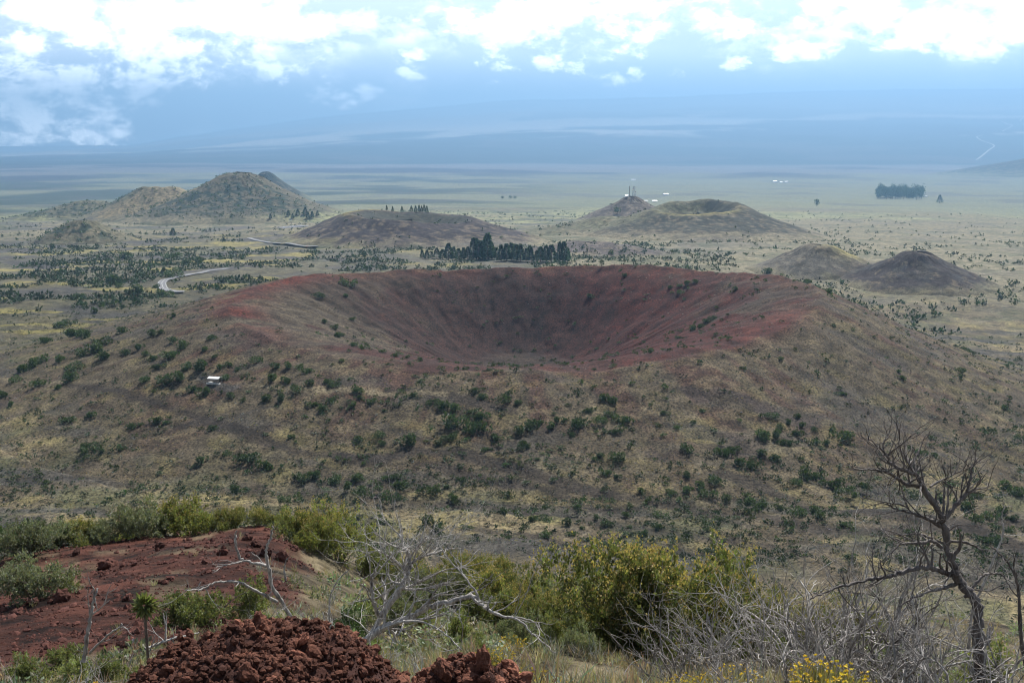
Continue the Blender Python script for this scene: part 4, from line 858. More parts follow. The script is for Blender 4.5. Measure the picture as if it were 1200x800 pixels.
for i, (u, v, D, H, sp, st) in enumerate([(455, 760, 8.0, 0.55, 1.4, 8), (480, 765, 7.6, 0.42, 1.6, 8), (440, 750, 9.0, 0.7, 1.2, 6)]):
    dead_shrub('grey heap of fallen twigs at the foot of the fallen dead tree', u, v, D, H, sp, st, 450 + i, M_DEAD, 'fallen twigs', 0.010, 2, (0.5, -0.2))
# bare stems over the light green shrub
dead_shrub('bare grey shrub of upright stems beside the dark green bush', 362, 725, 11.5, 1.0, 0.35, 9, 461, M_DEAD, None, 0.018, 2)
dead_tree('dead_tree', 'pale forked dead branch rising from the light green shrub',
    [(line_px([(345, 730), (330, 705), (318, 685), (314, 664), (300, 660), (283, 655), (277, 640), (276, 622)], np.linspace(12.5, 12.3, 8)), 0.045, 0.016, 1),
     (line_px([(314, 664), (312, 645), (317, 630), (320, 616)], [12.3] * 4), 0.032, 0.016, 0), (line_px([(285, 657), (270, 661), (255, 664)], [12.3, 12.2, 12.1]), 0.018, 0.008, 1),
     (line_px([(325, 705), (300, 692), (280, 682), (255, 682), (235, 690), (218, 692)], np.linspace(12.4, 12.0, 6)), 0.034, 0.009, 3), (line_px([(232, 690), (234, 684), (236, 681)], [12.0] * 3), 0.010, 0.006, 0),
     (line_px([(335, 680), (333, 665), (338, 652)], [12.2] * 3), 0.022, 0.010, 0)], tuple(px(345, 732, 12.5)), M_DEADG, 13, tw_len=0.3, more=2.0)
dead_tree('dead_tree', 'thin dead stem crossing the dark green bush',
    [(line_px([(387, 740), (386, 715), (388, 695), (400, 675), (408, 668)], [10.8] * 5), 0.022, 0.008, 2)], tuple(px(387, 740, 10.8)), M_DEAD, 14, tw_len=0.2)
# left corner
GL = 'bleached dead twigs in the left foreground'
for i, (u, v, D, H, sp, st) in enumerate([(60, 775, 10.0, 0.62, 1.1, 8), (20, 785, 9.4, 0.6, 1.1, 8), (100, 765, 10.6, 0.65, 1.1, 8), (140, 765, 10.6, 0.5, 1.2, 7), (10, 760, 11.5, 0.5, 1.2, 7), (75, 780, 9.0, 0.45, 1.3, 7), (35, 765, 12.0, 0.5, 1.2, 7), (190, 765, 10.0, 0.4, 1.3, 6), (120, 780, 9.2, 0.4, 1.3, 6)]):
    dead_shrub('bleached tangle of low dead twigs beside the yellow flowers', u, v, D, H, sp, st, 470 + i, M_DEAD, GL, 0.012, 2)
dead_tree('dead_tree', 'short forked bleached snag left of the red mound',
    [(line_px([(98, 775), (102, 745), (106, 722), (110, 702), (113, 690)], [8.6] * 5), 0.030, 0.012, 2), (line_px([(105, 765), (125, 745), (140, 735), (143, 730)], [8.6, 8.5, 8.4, 8.4]), 0.018, 0.007, 2), (line_px([(107, 720), (118, 712), (128, 703)], [8.6] * 3), 0.012, 0.005, 2)], tuple(px(98, 778, 8.6)), M_DEADG, 15, tw_len=0.2)
dead_tree('dead_tree', 'low white dead branch lying left of the red mound',
    [(line_px([(170, 760), (190, 752), (205, 747), (220, 744), (232, 741)], np.linspace(7.6, 7.9, 5)), 0.016, 0.006, 5), (line_px([(194, 752), (194, 735), (191, 718)], [7.7] * 3), 0.012, 0.006, 1)], tuple(px(170, 762, 7.6)), M_DEAD, 16, tw_len=0.16)
# little mop headed plant
def mop():
    p = px(172, 756, 7.4); p[2] = zat(p[0], p[1]); top = px(172, 712, 7.4)[2] - p[2]
    e = empty('mop_plant', tuple(p)); tag(e, 'little single stemmed plant with a round green mop head', 'plant'); rg = np.random.default_rng(1)
    v, f = tubes([(np.array([[0, 0, -0.05], [0.004, 0, top * 0.5], [0, 0, top]]), np.array([0.013, 0.011, 0.010]))], 6); mesh_obj('stem', v, f, M_STEM, e)
    n = 170; d = unit(rg.normal(size=(n, 3)) + np.array([0, 0, 0.25])); v, f = leaf_quads(np.array([0, 0, top + 0.02]) + d * 0.015, d, rg.uniform(0.06, 0.10, n), 0.14, rg)
    mesh_obj('leaf_head', v, f, M_LIGHT, e, cols=jit(n, rg, 4))
mop()

# ------------------------------------------------------------------ foreground: flowers, grass, cinder
def flower_clump(seed, R_, H):
    rg = np.random.default_rng(seed); n = 420; a = rg.uniform(0, 6.28, n); t = rg.uniform(0, 1, n) ** 0.5 * R_
    p = np.stack([np.cos(a) * t * 0.5, np.sin(a) * t * 0.5, np.zeros(n)], 1); tip = np.stack([np.cos(a) * t, np.sin(a) * t, H * rg.uniform(0.6, 1.1, n)], 1)
    v, f = leaf_quads(p, tip - p, np.linalg.norm(tip - p, axis=1), 0.022, rg); A_ = [('stems', v, f, M_STRAW, jit(n, rg, 4) * np.array([0.62, 0.68, 0.42]))]
    m = 130; k = rg.integers(0, n, m); q = 6; c = np.repeat(tip[k], q, 0); d = rg.normal(size=(m * q, 3)); d[:, 2] = np.abs(d[:, 2]) * 0.5
    v, f = leaf_quads(c, d, 0.016 * rg.uniform(0.8, 1.3, m * q), 0.45, rg); A_.append(('flowers', v, f, M_FLOWER, jit(m * q, rg, 4, 0.8, 1.2)))
    o_ = []
    for nm, v, f, mt, cl in A_:
        o = mesh_obj(nm, v, f, mt, cols=cl); o_.append((nm, o.data)); bpy.data.objects.remove(o)
    return o_
FC = [flower_clump(1, 0.26, 0.26), flower_clump(2, 0.20, 0.22), flower_clump(3, 0.30, 0.20)]
for i, (u, v, D, s, lab, gp) in enumerate([(80, 808, 6.0, 0.85, 'yellow daisy clump below the bleached twigs', None), (55, 812, 6.2, 0.7, 'yellow daisies at the left foot of the red mound', 'daisies by the mound'), (130, 800, 6.5, 0.7, 'yellow daisies at the left foot of the red mound', 'daisies by the mound'), (150, 778, 7.2, 0.7, 'yellow daisies at the left foot of the red mound', 'daisies by the mound'), (180, 740, 9.0, 0.6, 'yellow daisies at the left foot of the red mound', 'daisies by the mound'),
     (610, 745, 9.5, 0.9, 'yellow daisies in the dry grass below the arching branch', 'daisies in the grass'), (580, 720, 11.5, 0.9, 'yellow daisies in the dry grass below the arching branch', 'daisies in the grass'), (560, 735, 10.0, 0.8, 'yellow daisies in the dry grass below the arching branch', 'daisies in the grass'), (630, 780, 7.2, 0.8, 'yellow daisies in the dry grass below the arching branch', 'daisies in the grass'), (590, 790, 6.8, 0.7, 'yellow daisies in the dry grass below the arching branch', 'daisies in the grass'), (600, 690, 15, 1.1, 'yellow daisies in the dry grass below the arching branch', 'daisies in the grass'), (640, 762, 8.4, 0.8, 'yellow daisies in the dry grass below the arching branch', 'daisies in the grass'),
     (815, 795, 8.2, 0.8, 'yellow daisies among the bleached dead brush', 'daisies in the brush'), (790, 785, 8.8, 0.8, 'yellow daisies among the bleached dead brush', 'daisies in the brush'), (855, 808, 7.2, 0.7, 'yellow daisies among the bleached dead brush', 'daisies in the brush'), (970, 812, 7.0, 0.9, 'yellow daisies among the bleached dead brush', 'daisies in the brush'), (1000, 812, 7.2, 0.8, 'yellow daisies among the bleached dead brush', 'daisies in the brush'), (830, 780, 9.4, 0.8, 'yellow daisies among the bleached dead brush', 'daisies in the brush'), (955, 805, 7.6, 0.7, 'yellow daisies among the bleached dead brush', 'daisies in the brush')]):
    if D < 8: D *= 1.32; s *= 1.45
    place_shrub(FC[i % 3], u, v, D, s, i * 1.3, lab, gp, 'daisy_clump', 'flowers')
def d_grass(x, y, D, az):
    k = ss(fbm(x / 1.6, y / 1.6, 3, 301), 0.34, 0.56) * (1 - 0.985 * red_zone(x, y)) * ss(D, 5.6, 7.0)
    return k
def blade_tuft(rg, n=20):
    p = np.concatenate([rg.normal(0, 0.10, (n, 2)), np.zeros((n, 1))], 1); d = rg.normal(0, 0.42, (n, 3)); d[:, 2] = np.abs(d[:, 2]) + 0.75
    return leaf_quads(p, d, rg.uniform(0.5, 1.1, n), 0.020, rg)
bl = [blade_tuft(np.random.default_rng(360 + i)) for i in range(8)]
scatter('dry_grass', 'dry straw coloured grass on the hillside', 'grass', 6000, d_grass, lambda D, rg, m: rg.uniform(0.14, 0.34, m), M_STRAW, bl, 5.5, 42, -0.52, 0.52, 6, sink=0.05, near_bias=0.9, lo=0.55, hi=1.2)
tw = [tuft_arrays(np.random.default_rng(380 + i), 28, 1.0, 0.018) for i in range(5)]
scatter('grey_twig_litter', 'grey brittle low brush among the dry grass', 'brush', 1300, lambda x, y, D, az: d_grass(x + 9, y, D, az) * (1 - red_zone(x, y)), lambda D, rg, m: rg.uniform(0.12, 0.30, m), M_TWIG, tw, 6, 40, -0.52, 0.52, 7, sink=0.02)
gl = [bush_arrays(np.random.default_rng(390 + i), 100, 0.25, 0.8, 6) for i in range(5)]
scatter('low_green_growth', 'low leafy green growth between the shrubs', 'undergrowth', 420, lambda x, y, D, az: ss(fbm(x / 3 + 20, y / 3, 3, 305), 0.48, 0.6) * (1 - red_zone(x, y)) * ss(D, 11, 18), lambda D, rg, m: rg.uniform(0.12, 0.42, m), M_GREY, gl, 10, 60, -0.52, 0.52, 8)

def cinder_mat(name, a, b):
    m, n = mat_new(name); p = n.n.new('ShaderNodeBsdfPrincipled'); o = n.n.new('ShaderNodeOutputMaterial'); n.l.new(p.outputs[0], o.inputs[0])
    g_ = n.n.new('ShaderNodeNewGeometry'); oi = n.n.new('ShaderNodeObjectInfo'); f = n.noise(g_.outputs['Position'], 26, 6, 0.7); f2 = n.noise(g_.outputs['Position'], 5, 3, 0.5)
    c = n.mix(n.lin(n.math('ADD', n.math('MULTIPLY', f, 0.5), n.math('MULTIPLY', f2, 0.5)), 0.36, 0.64), (*a, 1), (*b, 1))
    cs = n.vec('SCALE', c); n.l.new(n.lin(oi.outputs['Random'], 0, 1, 0.6, 1.5), cs.node.inputs['Scale']); n.l.new(cs, p.inputs['Base Color'])
    p.inputs['Roughness'].default_value = 0.95; p.inputs['Specular IOR Level'].default_value = 0.15
    bp = n.n.new('ShaderNodeBump'); bp.inputs['Distance'].default_value = 0.02; bp.inputs['Strength'].default_value = 0.9; n.l.new(n.noise(g_.outputs['Position'], 70, 5, 0.7), bp.inputs['Height']); n.l.new(bp.outputs[0], p.inputs['Normal'])
    return m
M_CINDER = cinder_mat('red_cinder', (0.060, 0.023, 0.016), (0.235, 0.098, 0.062))
M_CINDERD = cinder_mat('dark_red_cinder', (0.045, 0.020, 0.016), (0.110, 0.046, 0.034))
def stone_arrays(seed, sub=2):
    bm = bmesh.new(); bmesh.ops.create_icosphere(bm, subdivisions=sub, radius=1.0); rg = np.random.default_rng(seed)
    v = np.array([a.co[:] for a in bm.verts]); f = np.array([[a.index for a in q.verts] for q in bm.faces]); bm.free()
    for k in range(14):
        c = unit(rg.normal(size=3)); v = v + v * (rg.uniform(-0.38, 0.30) * np.exp(-np.sum((v - c) ** 2, 1) / 0.22))[:, None]
    if sub > 2: v = v * (1 + 0.34 * (fbm(v[:, 0] * 2.3 + v[:, 2] * 1.7, v[:, 1] * 2.3 - v[:, 2] * 1.3, 4, seed)[:, None] - 0.5))
    v = v * rg.uniform(0.72, 1.25, 3); return v * (1 + rg.normal(0, 0.09, (len(v), 1))), f
STONE = []
for i in range(8):
    v, f = stone_arrays(500 + i, 3); o = mesh_obj('stone', v, f, M_CINDER, smooth=False); STONE.append(o.data); bpy.data.objects.remove(o)
SMALL = [stone_arrays(520 + i, 1) for i in range(6)]
def mound(label, u, v_top, D, W, Dp, Hm, n_big, n_small, seed, big=(0.028, 0.062)):
    top = px(u, v_top, D); cx, cy = top[0], top[1]; rg = np.random.default_rng(seed)
    def hz(x, y):
        dx = (x - cx) / W; dy = (y - cy) / Dp; r2 = dx * dx + dy * dy
        g_ = ground(x, y); pk = top[2] - zat(cx, cy)
        return g_ + pk * np.clip(1 - r2, 0, 1) ** 0.75 * (0.86 + 0.28 * fbm(x * 3.1, y * 3.1, 3, seed)) + ((fbm(x * 7, y * 7, 3, seed + 1) - 0.5) * 0.20 + (fbm(x * 19, y * 19, 3, seed + 3) - 0.5) * 0.09) * np.clip(1.3 - r2, 0, 1) - 0.06 * ss(r2, 1.0, 1.3)
    n = 150; xs = np.linspace(-1.15, 1.15, n); A, B = np.meshgrid(xs, xs); Xm = (cx + A * W).ravel(); Ym = (cy + B * Dp).ravel(); Zm = hz(Xm, Ym)
    e = empty('cinder_mound', (cx, cy, zat(cx, cy))); tag(e, label, 'rock mound'); E = np.array(e.location)
    Ig = np.arange(n * n).reshape(n, n); Fm = np.stack([Ig[:-1, :-1], Ig[:-1, 1:], Ig[1:, 1:], Ig[1:, :-1]], -1).reshape(-1, 4)
    mesh_obj('cinder_bed', np.stack([Xm, Ym, Zm], 1) - E, Fm, M_CINDERD, e, smooth=True)
    def spots(m):
        r = np.sqrt(rg.uniform(0, 1, m)) * 1.05; a = rg.uniform(0, 6.28, m); x = cx + np.cos(a) * r * W; y = cy + np.sin(a) * r * Dp; return x, y, hz(x, y)
    x, y, z = spots(n_big)
    for i in range(n_big):
        s = rg.uniform(0, 1) ** 3.0 * (big[1] - big[0]) + big[0]
        o = bpy.data.objects.new('stone', STONE[i % 8]); C.objects.link(o); o.parent = e; o.location = (x[i] - E[0], y[i] - E[1], z[i] - E[2] + s * 0.2); o.rotation_euler = tuple(rg.uniform(0, 6.28, 3)); o.scale = (s, s * rg.uniform(0.7, 1.2), s * rg.uniform(0.6, 1))
    x, y, z = spots(n_small); V = []; Fq = []; off = 0
    for i in range(n_small):
        pv, pf = SMALL[i % 6]; a = rg.uniform(0, 6.28); ca, sa = math.cos(a), math.sin(a); s = 0.005 + 0.02 * rg.uniform(0, 1) ** 2
        q = np.stack([pv[:, 0] * ca - pv[:, 1] * sa, pv[:, 0] * sa + pv[:, 1] * ca, pv[:, 2]], 1) * s + np.array([x[i], y[i], z[i] + s * 0.3]) - E
        V.append(q); Fq.append(pf + off); off += len(pv)
    o = mesh_obj('rubble', np.concatenate(V), np.concatenate(Fq), M_CINDER, e); o['kind'] = 'stuff'
mound('heaped mound of rough red cinder lumps', 305, 737, 6.0, 0.88, 1.15, 0.5, 300, 8000, 601, (0.016, 0.062))
mound('small red cinder pile beside the fallen twigs', 552, 781, 5.6, 0.36, 0.5, 0.2, 110, 1200, 602)

# rocks on the red slope
rg = np.random.default_rng(77); ROCK = []
for i in range(6):
    v, f = stone_arrays(700 + i, 3); o = mesh_obj('rock', v, f, M_CINDERD); ROCK.append(o.data); bpy.data.objects.remove(o)
rocks = [(192,612,11,'low dark red rock on the crest of the red slope'),(205,612,16,'lumpy dark boulder standing on the crest of the red slope'),(214,618,12,'low dark red rock on the crest of the red slope'),(243,613,14,'low dark red rock on the crest of the red slope'),(250,612,9,'low dark red rock on the crest of the red slope'),(276,608,17,'round dark boulder on the red crest below the yellow flecked shrub'),(188,642,10,'small dark rock alone in the middle of the red slope'),(128,665,20,'large overhanging dark rock halfway down the red slope'),(140,612,14,'low dark red rock on the crest of the red slope'),(57,684,14,'flat red rock under the round grey green bush'),(72,703,20,'broad red rock at the lower edge of the slope'),(170,605,10,'low dark red rock on the crest of the red slope'),(230,618,8,'low dark red rock on the crest of the red slope'),(158,662,8,None),(300,640,12,None),(312,650,16,None),(290,632,10,None),(105,690,8,None),(150,702,9,None),(168,698,8,None),(90,650,9,None),(260,650,9,None),(240,660,8,None),(40,708,12,None),(20,720,10,None),(120,720,8,None),(330,655,12,None),(345,645,10,None)]
pr = pick([(a, b) for a, b, _, _ in rocks])
for (u, v, w_, lab), p in zip(rocks, pr):
    D = min(math.hypot(p[0], p[1]), 44); q = px(u, v, D); s = w_ * D / FPX * 0.6
    o = bpy.data.objects.new('rock', ROCK[rg.integers(0, 6)]); C.objects.link(o); o.location = (q[0], q[1], zat(q[0], q[1]) + s * 0.25); o.rotation_euler = tuple(rg.uniform(0, 6.28, 3)); o.scale = (s, s, s * 0.75)
    tag(o, lab or 'small red brown rock strewn on the open red slope', 'rock', 'rocks on the red slope')
pebb = [(v, f) for v, f in SMALL]
scatter('cinder_gravel', 'loose red cinder gravel on the slope', 'gravel', 5000, lambda x, y, D, az: red_zone(x, y) * 0.95 + 0.05, lambda D, rg, m: rg.uniform(0.1, 1, m) ** 7 * 0.09 + 0.008 + 0.0007 * D, cinder_mat('red_cinder_gravel', (0.045, 0.018, 0.014), (0.135, 0.055, 0.042)), pebb, 7, 46, -0.52, 0.1, 9, sink=0.1, near_bias=0.8)
# ------------------------------------------------------------------ far trees
def conifer_arrays(rg, n=420, slim=0.20, top=0.12):
    t = rg.uniform(0.06, 1, n) ** 0.85; prof = slim * (np.clip((1 - t) / (1 - 0.25), 0, 1) ** 1.0 * (1 - np.exp(-t * 14))) + 0.008
    a = rg.uniform(0, 6.28, n); r = prof * rg.uniform(0.45, 1.05, n) * (1 + 0.35 * (fbm(a * 1.3, t * 7, 2, int(rg.integers(0, 99))) - 0.5))
    p = np.stack([np.cos(a) * r, np.sin(a) * r, t], 1); d = np.stack([np.cos(a), np.sin(a), rg.uniform(-0.1, 1.2, n)], 1)
    return leaf_quads(p, d, 0.075 * rg.uniform(0.6, 1.3, n), 0.40, rg)
CON = []
for i in range(6):
    rg = np.random.default_rng(800 + i); v, f = conifer_arrays(rg, 700, [0.15, 0.18, 0.21, 0.24, 0.19, 0.16][i])
    o = mesh_obj('crown', v, f, M_CONIFER, cols=jit(len(f), rg, 4, 0.6, 1.5)); CON.append(o.data); bpy.data.objects.remove(o)
v, f = tubes([(np.array([[0, 0, -0.03], [0, 0, 0.4], [0.004, 0, 0.9]]), np.array([0.022, 0.015, 0.004]))], 6); o = mesh_obj('trunk', v, f, M_STEM); TRK = o.data; bpy.data.objects.remove(o)
RND = []
for i in range(4):
    rg = np.random.default_rng(820 + i); v, f = bush_arrays(rg, 420, 0.2, 1.0, 8); v = v * np.array([0.36, 0.36, 0.62]) + np.array([0, 0, 0.22])
    o = mesh_obj('crown', v, f, M_CONIFER, cols=jit(len(f), rg, 4, 0.6, 1.6)); RND.append(o.data); bpy.data.objects.remove(o)
def tree(name, u, vb, H_px, label, group, i, kind='con', D=None, wide=1.0):
    p = pick([(u, vb)])[0] if D is None else px(u, vb, D)
    Dd = math.hypot(p[0], p[1]); H = H_px * Dd / FPX; e = empty(name, (p[0], p[1], zat(p[0], p[1]) - 0.02 * H), i * 1.7); e.scale = (H * wide, H * wide, H); tag(e, label, 'tree', group)
    for nm, me in (('crown', (CON if kind == 'con' else RND)[i % (6 if kind == 'con' else 4)]), ('trunk', TRK)):
        o = bpy.data.objects.new(nm, me); C.objects.link(o); o.parent = e
rg = np.random.default_rng(9)
GC = 'conifers in the dark grove behind the crater rim'
grove = [(494,303,10),(500,304,10),(507,303,9),(513,303,11),(519,304,14),(526,304,17),(531,303,14),(537,304,14),(543,304,17),(549,304,19),(555,304,24),(560,304,27),(565,304,26),(571,305,30),(576,305,27),(569,303,26),(558,302,22),(582,305,18),(587,306,20),(593,306,22),(599,306,21),(605,306,19),(611,307,19),(616,307,17),(622,307,20),(628,307,18),(634,307,19),(640,307,20),(646,307,18),(590,303,16),(602,303,16),(620,304,17),(632,304,16),(612,304,15),(545,302,15)]
for i, (u, v, h) in enumerate(grove): tree('conifer_tree', u + rg.uniform(-1, 1), v + rg.uniform(-0.8, 0.3), h * rg.uniform(0.72, 1.12), 'dark conifer in the dense grove behind the crater rim', GC, i, wide=rg.uniform(1.15, 1.75))
for i, (u, v, h) in enumerate([(656, 306, 22), (661, 307, 24), (665, 306, 16)]): tree('conifer_tree', u, v, h, 'dark conifer of the small clump standing apart from the grove', 'small clump beside the grove', i, wide=1.2)
tree('round_tree', 705, 313, 8, 'small round dark tree alone beyond the crater rim', None, 1, 'rnd', wide=1.2)
tree('round_tree', 461, 299, 7, 'low bushy dark tree left of the conifer grove', None, 2, 'rnd', wide=1.6)
for i, (u, v, h) in enumerate([(317,257,6),(338,254,7),(343,257,6),(349,253,7),(358,253,9),(361,257,8),(366,256,8),(372,253,6)]): tree('conifer_tree', u, v, h, 'dark conifer in the row by the parking lot beyond the road', 'conifers by the parking lot', i, wide=1.5)
tree('conifer_tree', 203, 277, 9, 'lone dark conifer on the plain before the low knoll', None, 1, wide=1.9)
for i, (u, v, h) in enumerate([(453,241,6),(460,241,6),(471,241,7),(482,241,7),(487,240,8),(491,240,8),(494,240,7),(497,240,8),(500,241,8)]): tree('conifer_tree', u, v, h, 'tiny conifer standing behind the dark flat topped cone', 'conifers behind the dark cone', i, D=1978 + 3 * (i % 4), wide=1.2)
GE = 'trees of the dark block on the far grassland'
for i in range(46):
    u = 1029 + (i % 16) * 3.4 + rg.uniform(-1.2, 1.2); row = i // 16; tree('round_tree', u, 229.5 + row * 1.7 + (u - 1029) * 0.03 + rg.uniform(-0.4, 0.4), rg.uniform(9, 12.5), 'dark tree of the rectangular block on the far grassland', GE, i, 'rnd', wide=1.05)
tree('round_tree', 956.5, 242, 8.5, 'lone dark tree on the far grassland', None, 3, 'rnd', wide=1.1)
tree('conifer_tree', 1101, 238, 8.5, 'narrow dark tree beside the rectangular block of trees', None, 3, wide=1.6)
for i, (u, v) in enumerate([(589,233),(598,233),(604,233)]): tree('round_tree', u, v, 3.2, 'tiny dark tree on the pale far grassland', 'tiny trees on the far grassland', i, 'rnd', wide=2.2)
tree('round_tree', 724, 243, 8, 'dark bushy tree on the side of the mast knoll', None, 2, 'rnd', D=2570, wide=1.6)

# ------------------------------------------------------------------ roads, shelter, mast, houses
def ribbon(P_, wd, lift):
    P_ = smooth_line(P_, len(P_) * 6); t = np.gradient(P_[:, :2], axis=0); t = t / (np.linalg.norm(t, axis=1, keepdims=True) + 1e-9); nrm = np.stack([-t[:, 1], t[:, 0]], 1)
    rows = []
    for k in np.linspace(-0.5, 0.5, 5):
        q = P_[:, :2] + nrm * wd * k; rows.append(np.concatenate([q, (height(q[:, 0], q[:, 1]) + lift)[:, None]], 1))
    zmax = np.max([r[:, 2] for r in rows], 0)
    ker = np.ones(5) / 5; zmax = np.convolve(np.pad(zmax, 2, 'edge'), ker, 'valid')
    for r in rows: r[:, 2] = np.maximum(zmax, r[:, 2])
    V = np.stack(rows, 1); n, m = V.shape[:2]; I_ = np.arange(n * m).reshape(n, m)
    return V.reshape(-1, 3), np.stack([I_[:-1, :-1], I_[:-1, 1:], I_[1:, 1:], I_[1:, :-1]], -1).reshape(-1, 4), P_, nrm
M_ROAD = simple('worn_asphalt', (0.10, 0.10, 0.105), 0.85, 0.2, 0.2); M_LINE = simple('road_paint', (0.5, 0.5, 0.48), 0.7, 0.1, 1.0); M_TRACKF = simple('pale_far_road', (0.30, 0.29, 0.27), 0.9, 0.15, 0.01)
def road(uv, wd, lift, mat, lines=False, pts=None):
    P_ = pick(uv) if pts is None else np.array(pts)
    v, f, q, nrm = ribbon(P_, wd, lift); o = mesh_obj('road', v, f, mat, smooth=True); tag(o, kind='structure')
    if lines:
        for k in (-0.43, 0.0, 0.43):
            a = q[:, :2] + nrm * wd * k; zz = v.reshape(len(q), 5, 3)[:, 2, 2] + 0.06; L = []
            for s in (-1, 1): L.append(np.concatenate([a + nrm * s * 0.14, zz[:, None]], 1))
            V = np.stack(L, 1); n = len(V); I_ = np.arange(n * 2).reshape(n, 2); mesh_obj('road_line', V.reshape(-1, 3), np.stack([I_[:-1, 0], I_[:-1, 1], I_[1:, 1], I_[1:, 0]], -1), M_LINE, o)
road(None, 8.5, 0.6, M_ROAD, True, ROADS[0])
road(None, 8.5, 0.8, M_ROAD, True, ROADS[1])
road(None, 22, 5, M_TRACKF, pts=[px(u, 200, 15500 + 90 * math.sin(u * 0.02)) for u in range(-60, 1290, 30)])
road(None, 13, 4, M_TRACKF, pts=[px(u, 200, 14600 + 120 * math.sin(u * 0.013 + 1)) for u in range(640, 1290, 30)])
road([(1144,188),(1150,184),(1158,177),(1165,172),(1158,168),(1148,164),(1145,161),(1152,159)], 26, 6, M_TRACKF)
road([(1175,155),(1183,150),(1186,148),(1179,145),(1174,143)], 26, 8, M_TRACKF)
road([(1195,143),(1198,139),(1203,137)], 26, 8, M_TRACKF)
M_WHITE = simple('white_sheet_metal', (0.62, 0.62, 0.61), 0.45, 0.05, 1.0); M_POST = simple('dark_timber', (0.10, 0.08, 0.065), 0.8); M_CONC = simple('pale_concrete', (0.36, 0.35, 0.33), 0.9); M_STEEL = simple('galvanised_steel', (0.30, 0.32, 0.34), 0.5, 0.1, 1.0, 0.6)
M_WALL = simple('white_wall_paint', (0.70, 0.71, 0.70), 0.8, 0.06)
M_GLASS = simple('dark_window_glass', (0.03, 0.035, 0.04), 0.15, 0.1)
M_RUST = simple('grey_roof_sheet', (0.34, 0.35, 0.36), 0.6, 0.1)
def box(cx, cy, cz, sx, sy, sz):
    v = np.array([(x, y, z) for z in (-1, 1) for y in (-1, 1) for x in (-1, 1)], float) * np.array([sx, sy, sz]) / 2 + np.array([cx, cy, cz])
    return v, np.array([(0, 2, 3, 1), (4, 5, 7, 6), (0, 1, 5, 4), (2, 6, 7, 3), (0, 4, 6, 2), (1, 3, 7, 5)])
def prism_roof(w_, l, h, z, th=0.12, over=0.4):
    a, b = w_ / 2 + over, l / 2 + over
    v = np.array([(-a, -b, z), (a, -b, z), (a, b, z), (-a, b, z), (-a, 0, z + h), (a, 0, z + h)], float); v2 = v + np.array([0, 0, th])
    F_ = [(6, 7, 11, 10), (10, 11, 8, 9), (0, 4, 5, 1), (4, 3, 2, 5), (0, 1, 7, 6), (2, 3, 9, 8), (0, 6, 10, 4), (4, 10, 9, 3), (1, 5, 11, 7), (5, 2, 8, 11)]
    return np.vstack([v, v2]), np.array(F_)
def bx(name, parent, mat, *a): v, f = box(*a); return mesh_obj(name, v, f, mat, parent)
def shelter():
    p = pick([(252, 450)])[0]; e = empty('picnic_shelter', tuple(p), R(-14)); tag(e, 'white roofed open picnic shelter among dark shrubs', 'shelter')
    bx('floor_slab', e, M_CONC, 0, 0, -0.1, 7.2, 4.4, 0.5)
    for x in (-2.9, 2.9):
        for y in (-1.6, 1.6): bx('post', e, M_POST, x, y, 1.35, 0.2, 0.2, 2.2)
    v, f = prism_roof(5.4, 3.6, 0.6, 2.45, 0.12, 0.3); mesh_obj('roof', v, f, M_WHITE, e)
    bx('table_top', e, M_POST, 0, 0, 1.12, 2.0, 0.8, 0.08)
    for x in (-0.7, 0.7): bx('table_leg', e, M_POST, x, 0, 0.7, 0.1, 0.6, 0.76)
    for y in (-0.75, 0.75): bx('bench', e, M_POST, 0, y, 0.8, 2.0, 0.3, 0.06)
shelter()
def mast():
    bx_, by = CD.x, CD.y; z = zat(bx_, by); H = 11.5 * math.hypot(bx_, by) / FPX
    e = empty('mast', (bx_ - 4, by, z - 1)); tag(e, 'thin dark mast on the pointed knoll', 'mast'); v, f = tubes([(np.array([[0, 0, 0], [0, 0, H * 0.5], [0, 0, H + 1]]), np.array([0.9, 0.8, 0.6]))], 8); mesh_obj('pole', v, f, M_POST, e); bx('footing', e, M_CONC, 0, 0, 0.8, 4, 4, 2.4)
    e = empty('lattice_tower', (bx_ + 7, by, z - 1)); tag(e, 'grey lattice tower with dishes beside the dark mast', 'tower')
    for sx in (-1, 1):
        for sy in (-1, 1): v, f = tubes([(np.array([[sx * 3.2, sy * 3.2, 0], [sx * 1.6, sy * 1.6, H + 1]]), np.array([0.45, 0.35]))], 4); mesh_obj('leg', v, f, M_STEEL, e)
    L = []
    for k in range(7):
        a = 3.2 - 1.6 * k / 7; b = 3.2 - 1.6 * (k + 1) / 7; z0 = H * k / 7; z1 = H * (k + 1) / 7
        for (p0, p1) in [((-a, -a), (b, -b)), ((a, -a), (b, b)), ((a, a), (-b, b)), ((-a, a), (-b, -b))]: L.append((np.array([[p0[0], p0[1], z0], [p1[0], p1[1], z1]]), np.array([0.25, 0.25])))
    v, f = tubes(L, 4); mesh_obj('bracing', v, f, M_STEEL, e)
    for i, (x, zz, r) in enumerate([(-2.8, H * 0.72, 2.0), (2.8, H * 0.45, 2.3), (2.4, H * 0.9, 1.6)]):
        a = np.linspace(0, 6.28, 17)[:-1]; rr = np.array([0.1, 0.5, 0.8, 1.0]) * r; v = np.array([(x + q * math.cos(t), -2.8 - 0.18 * (q / r) ** 2 * r, zz + q * math.sin(t)) for q in rr for t in a]); I_ = np.arange(64).reshape(4, 16); J = np.roll(I_, -1, 1)
        o = mesh_obj('dish', v, np.stack([I_[:-1], J[:-1], J[1:], I_[1:]], -1).reshape(-1, 4), M_WHITE, e)
    house('hut', 'small white hut at the foot of the mast', px(733, 300, math.hypot(bx_, by) - 6), 8, 6, 4, 0.2)
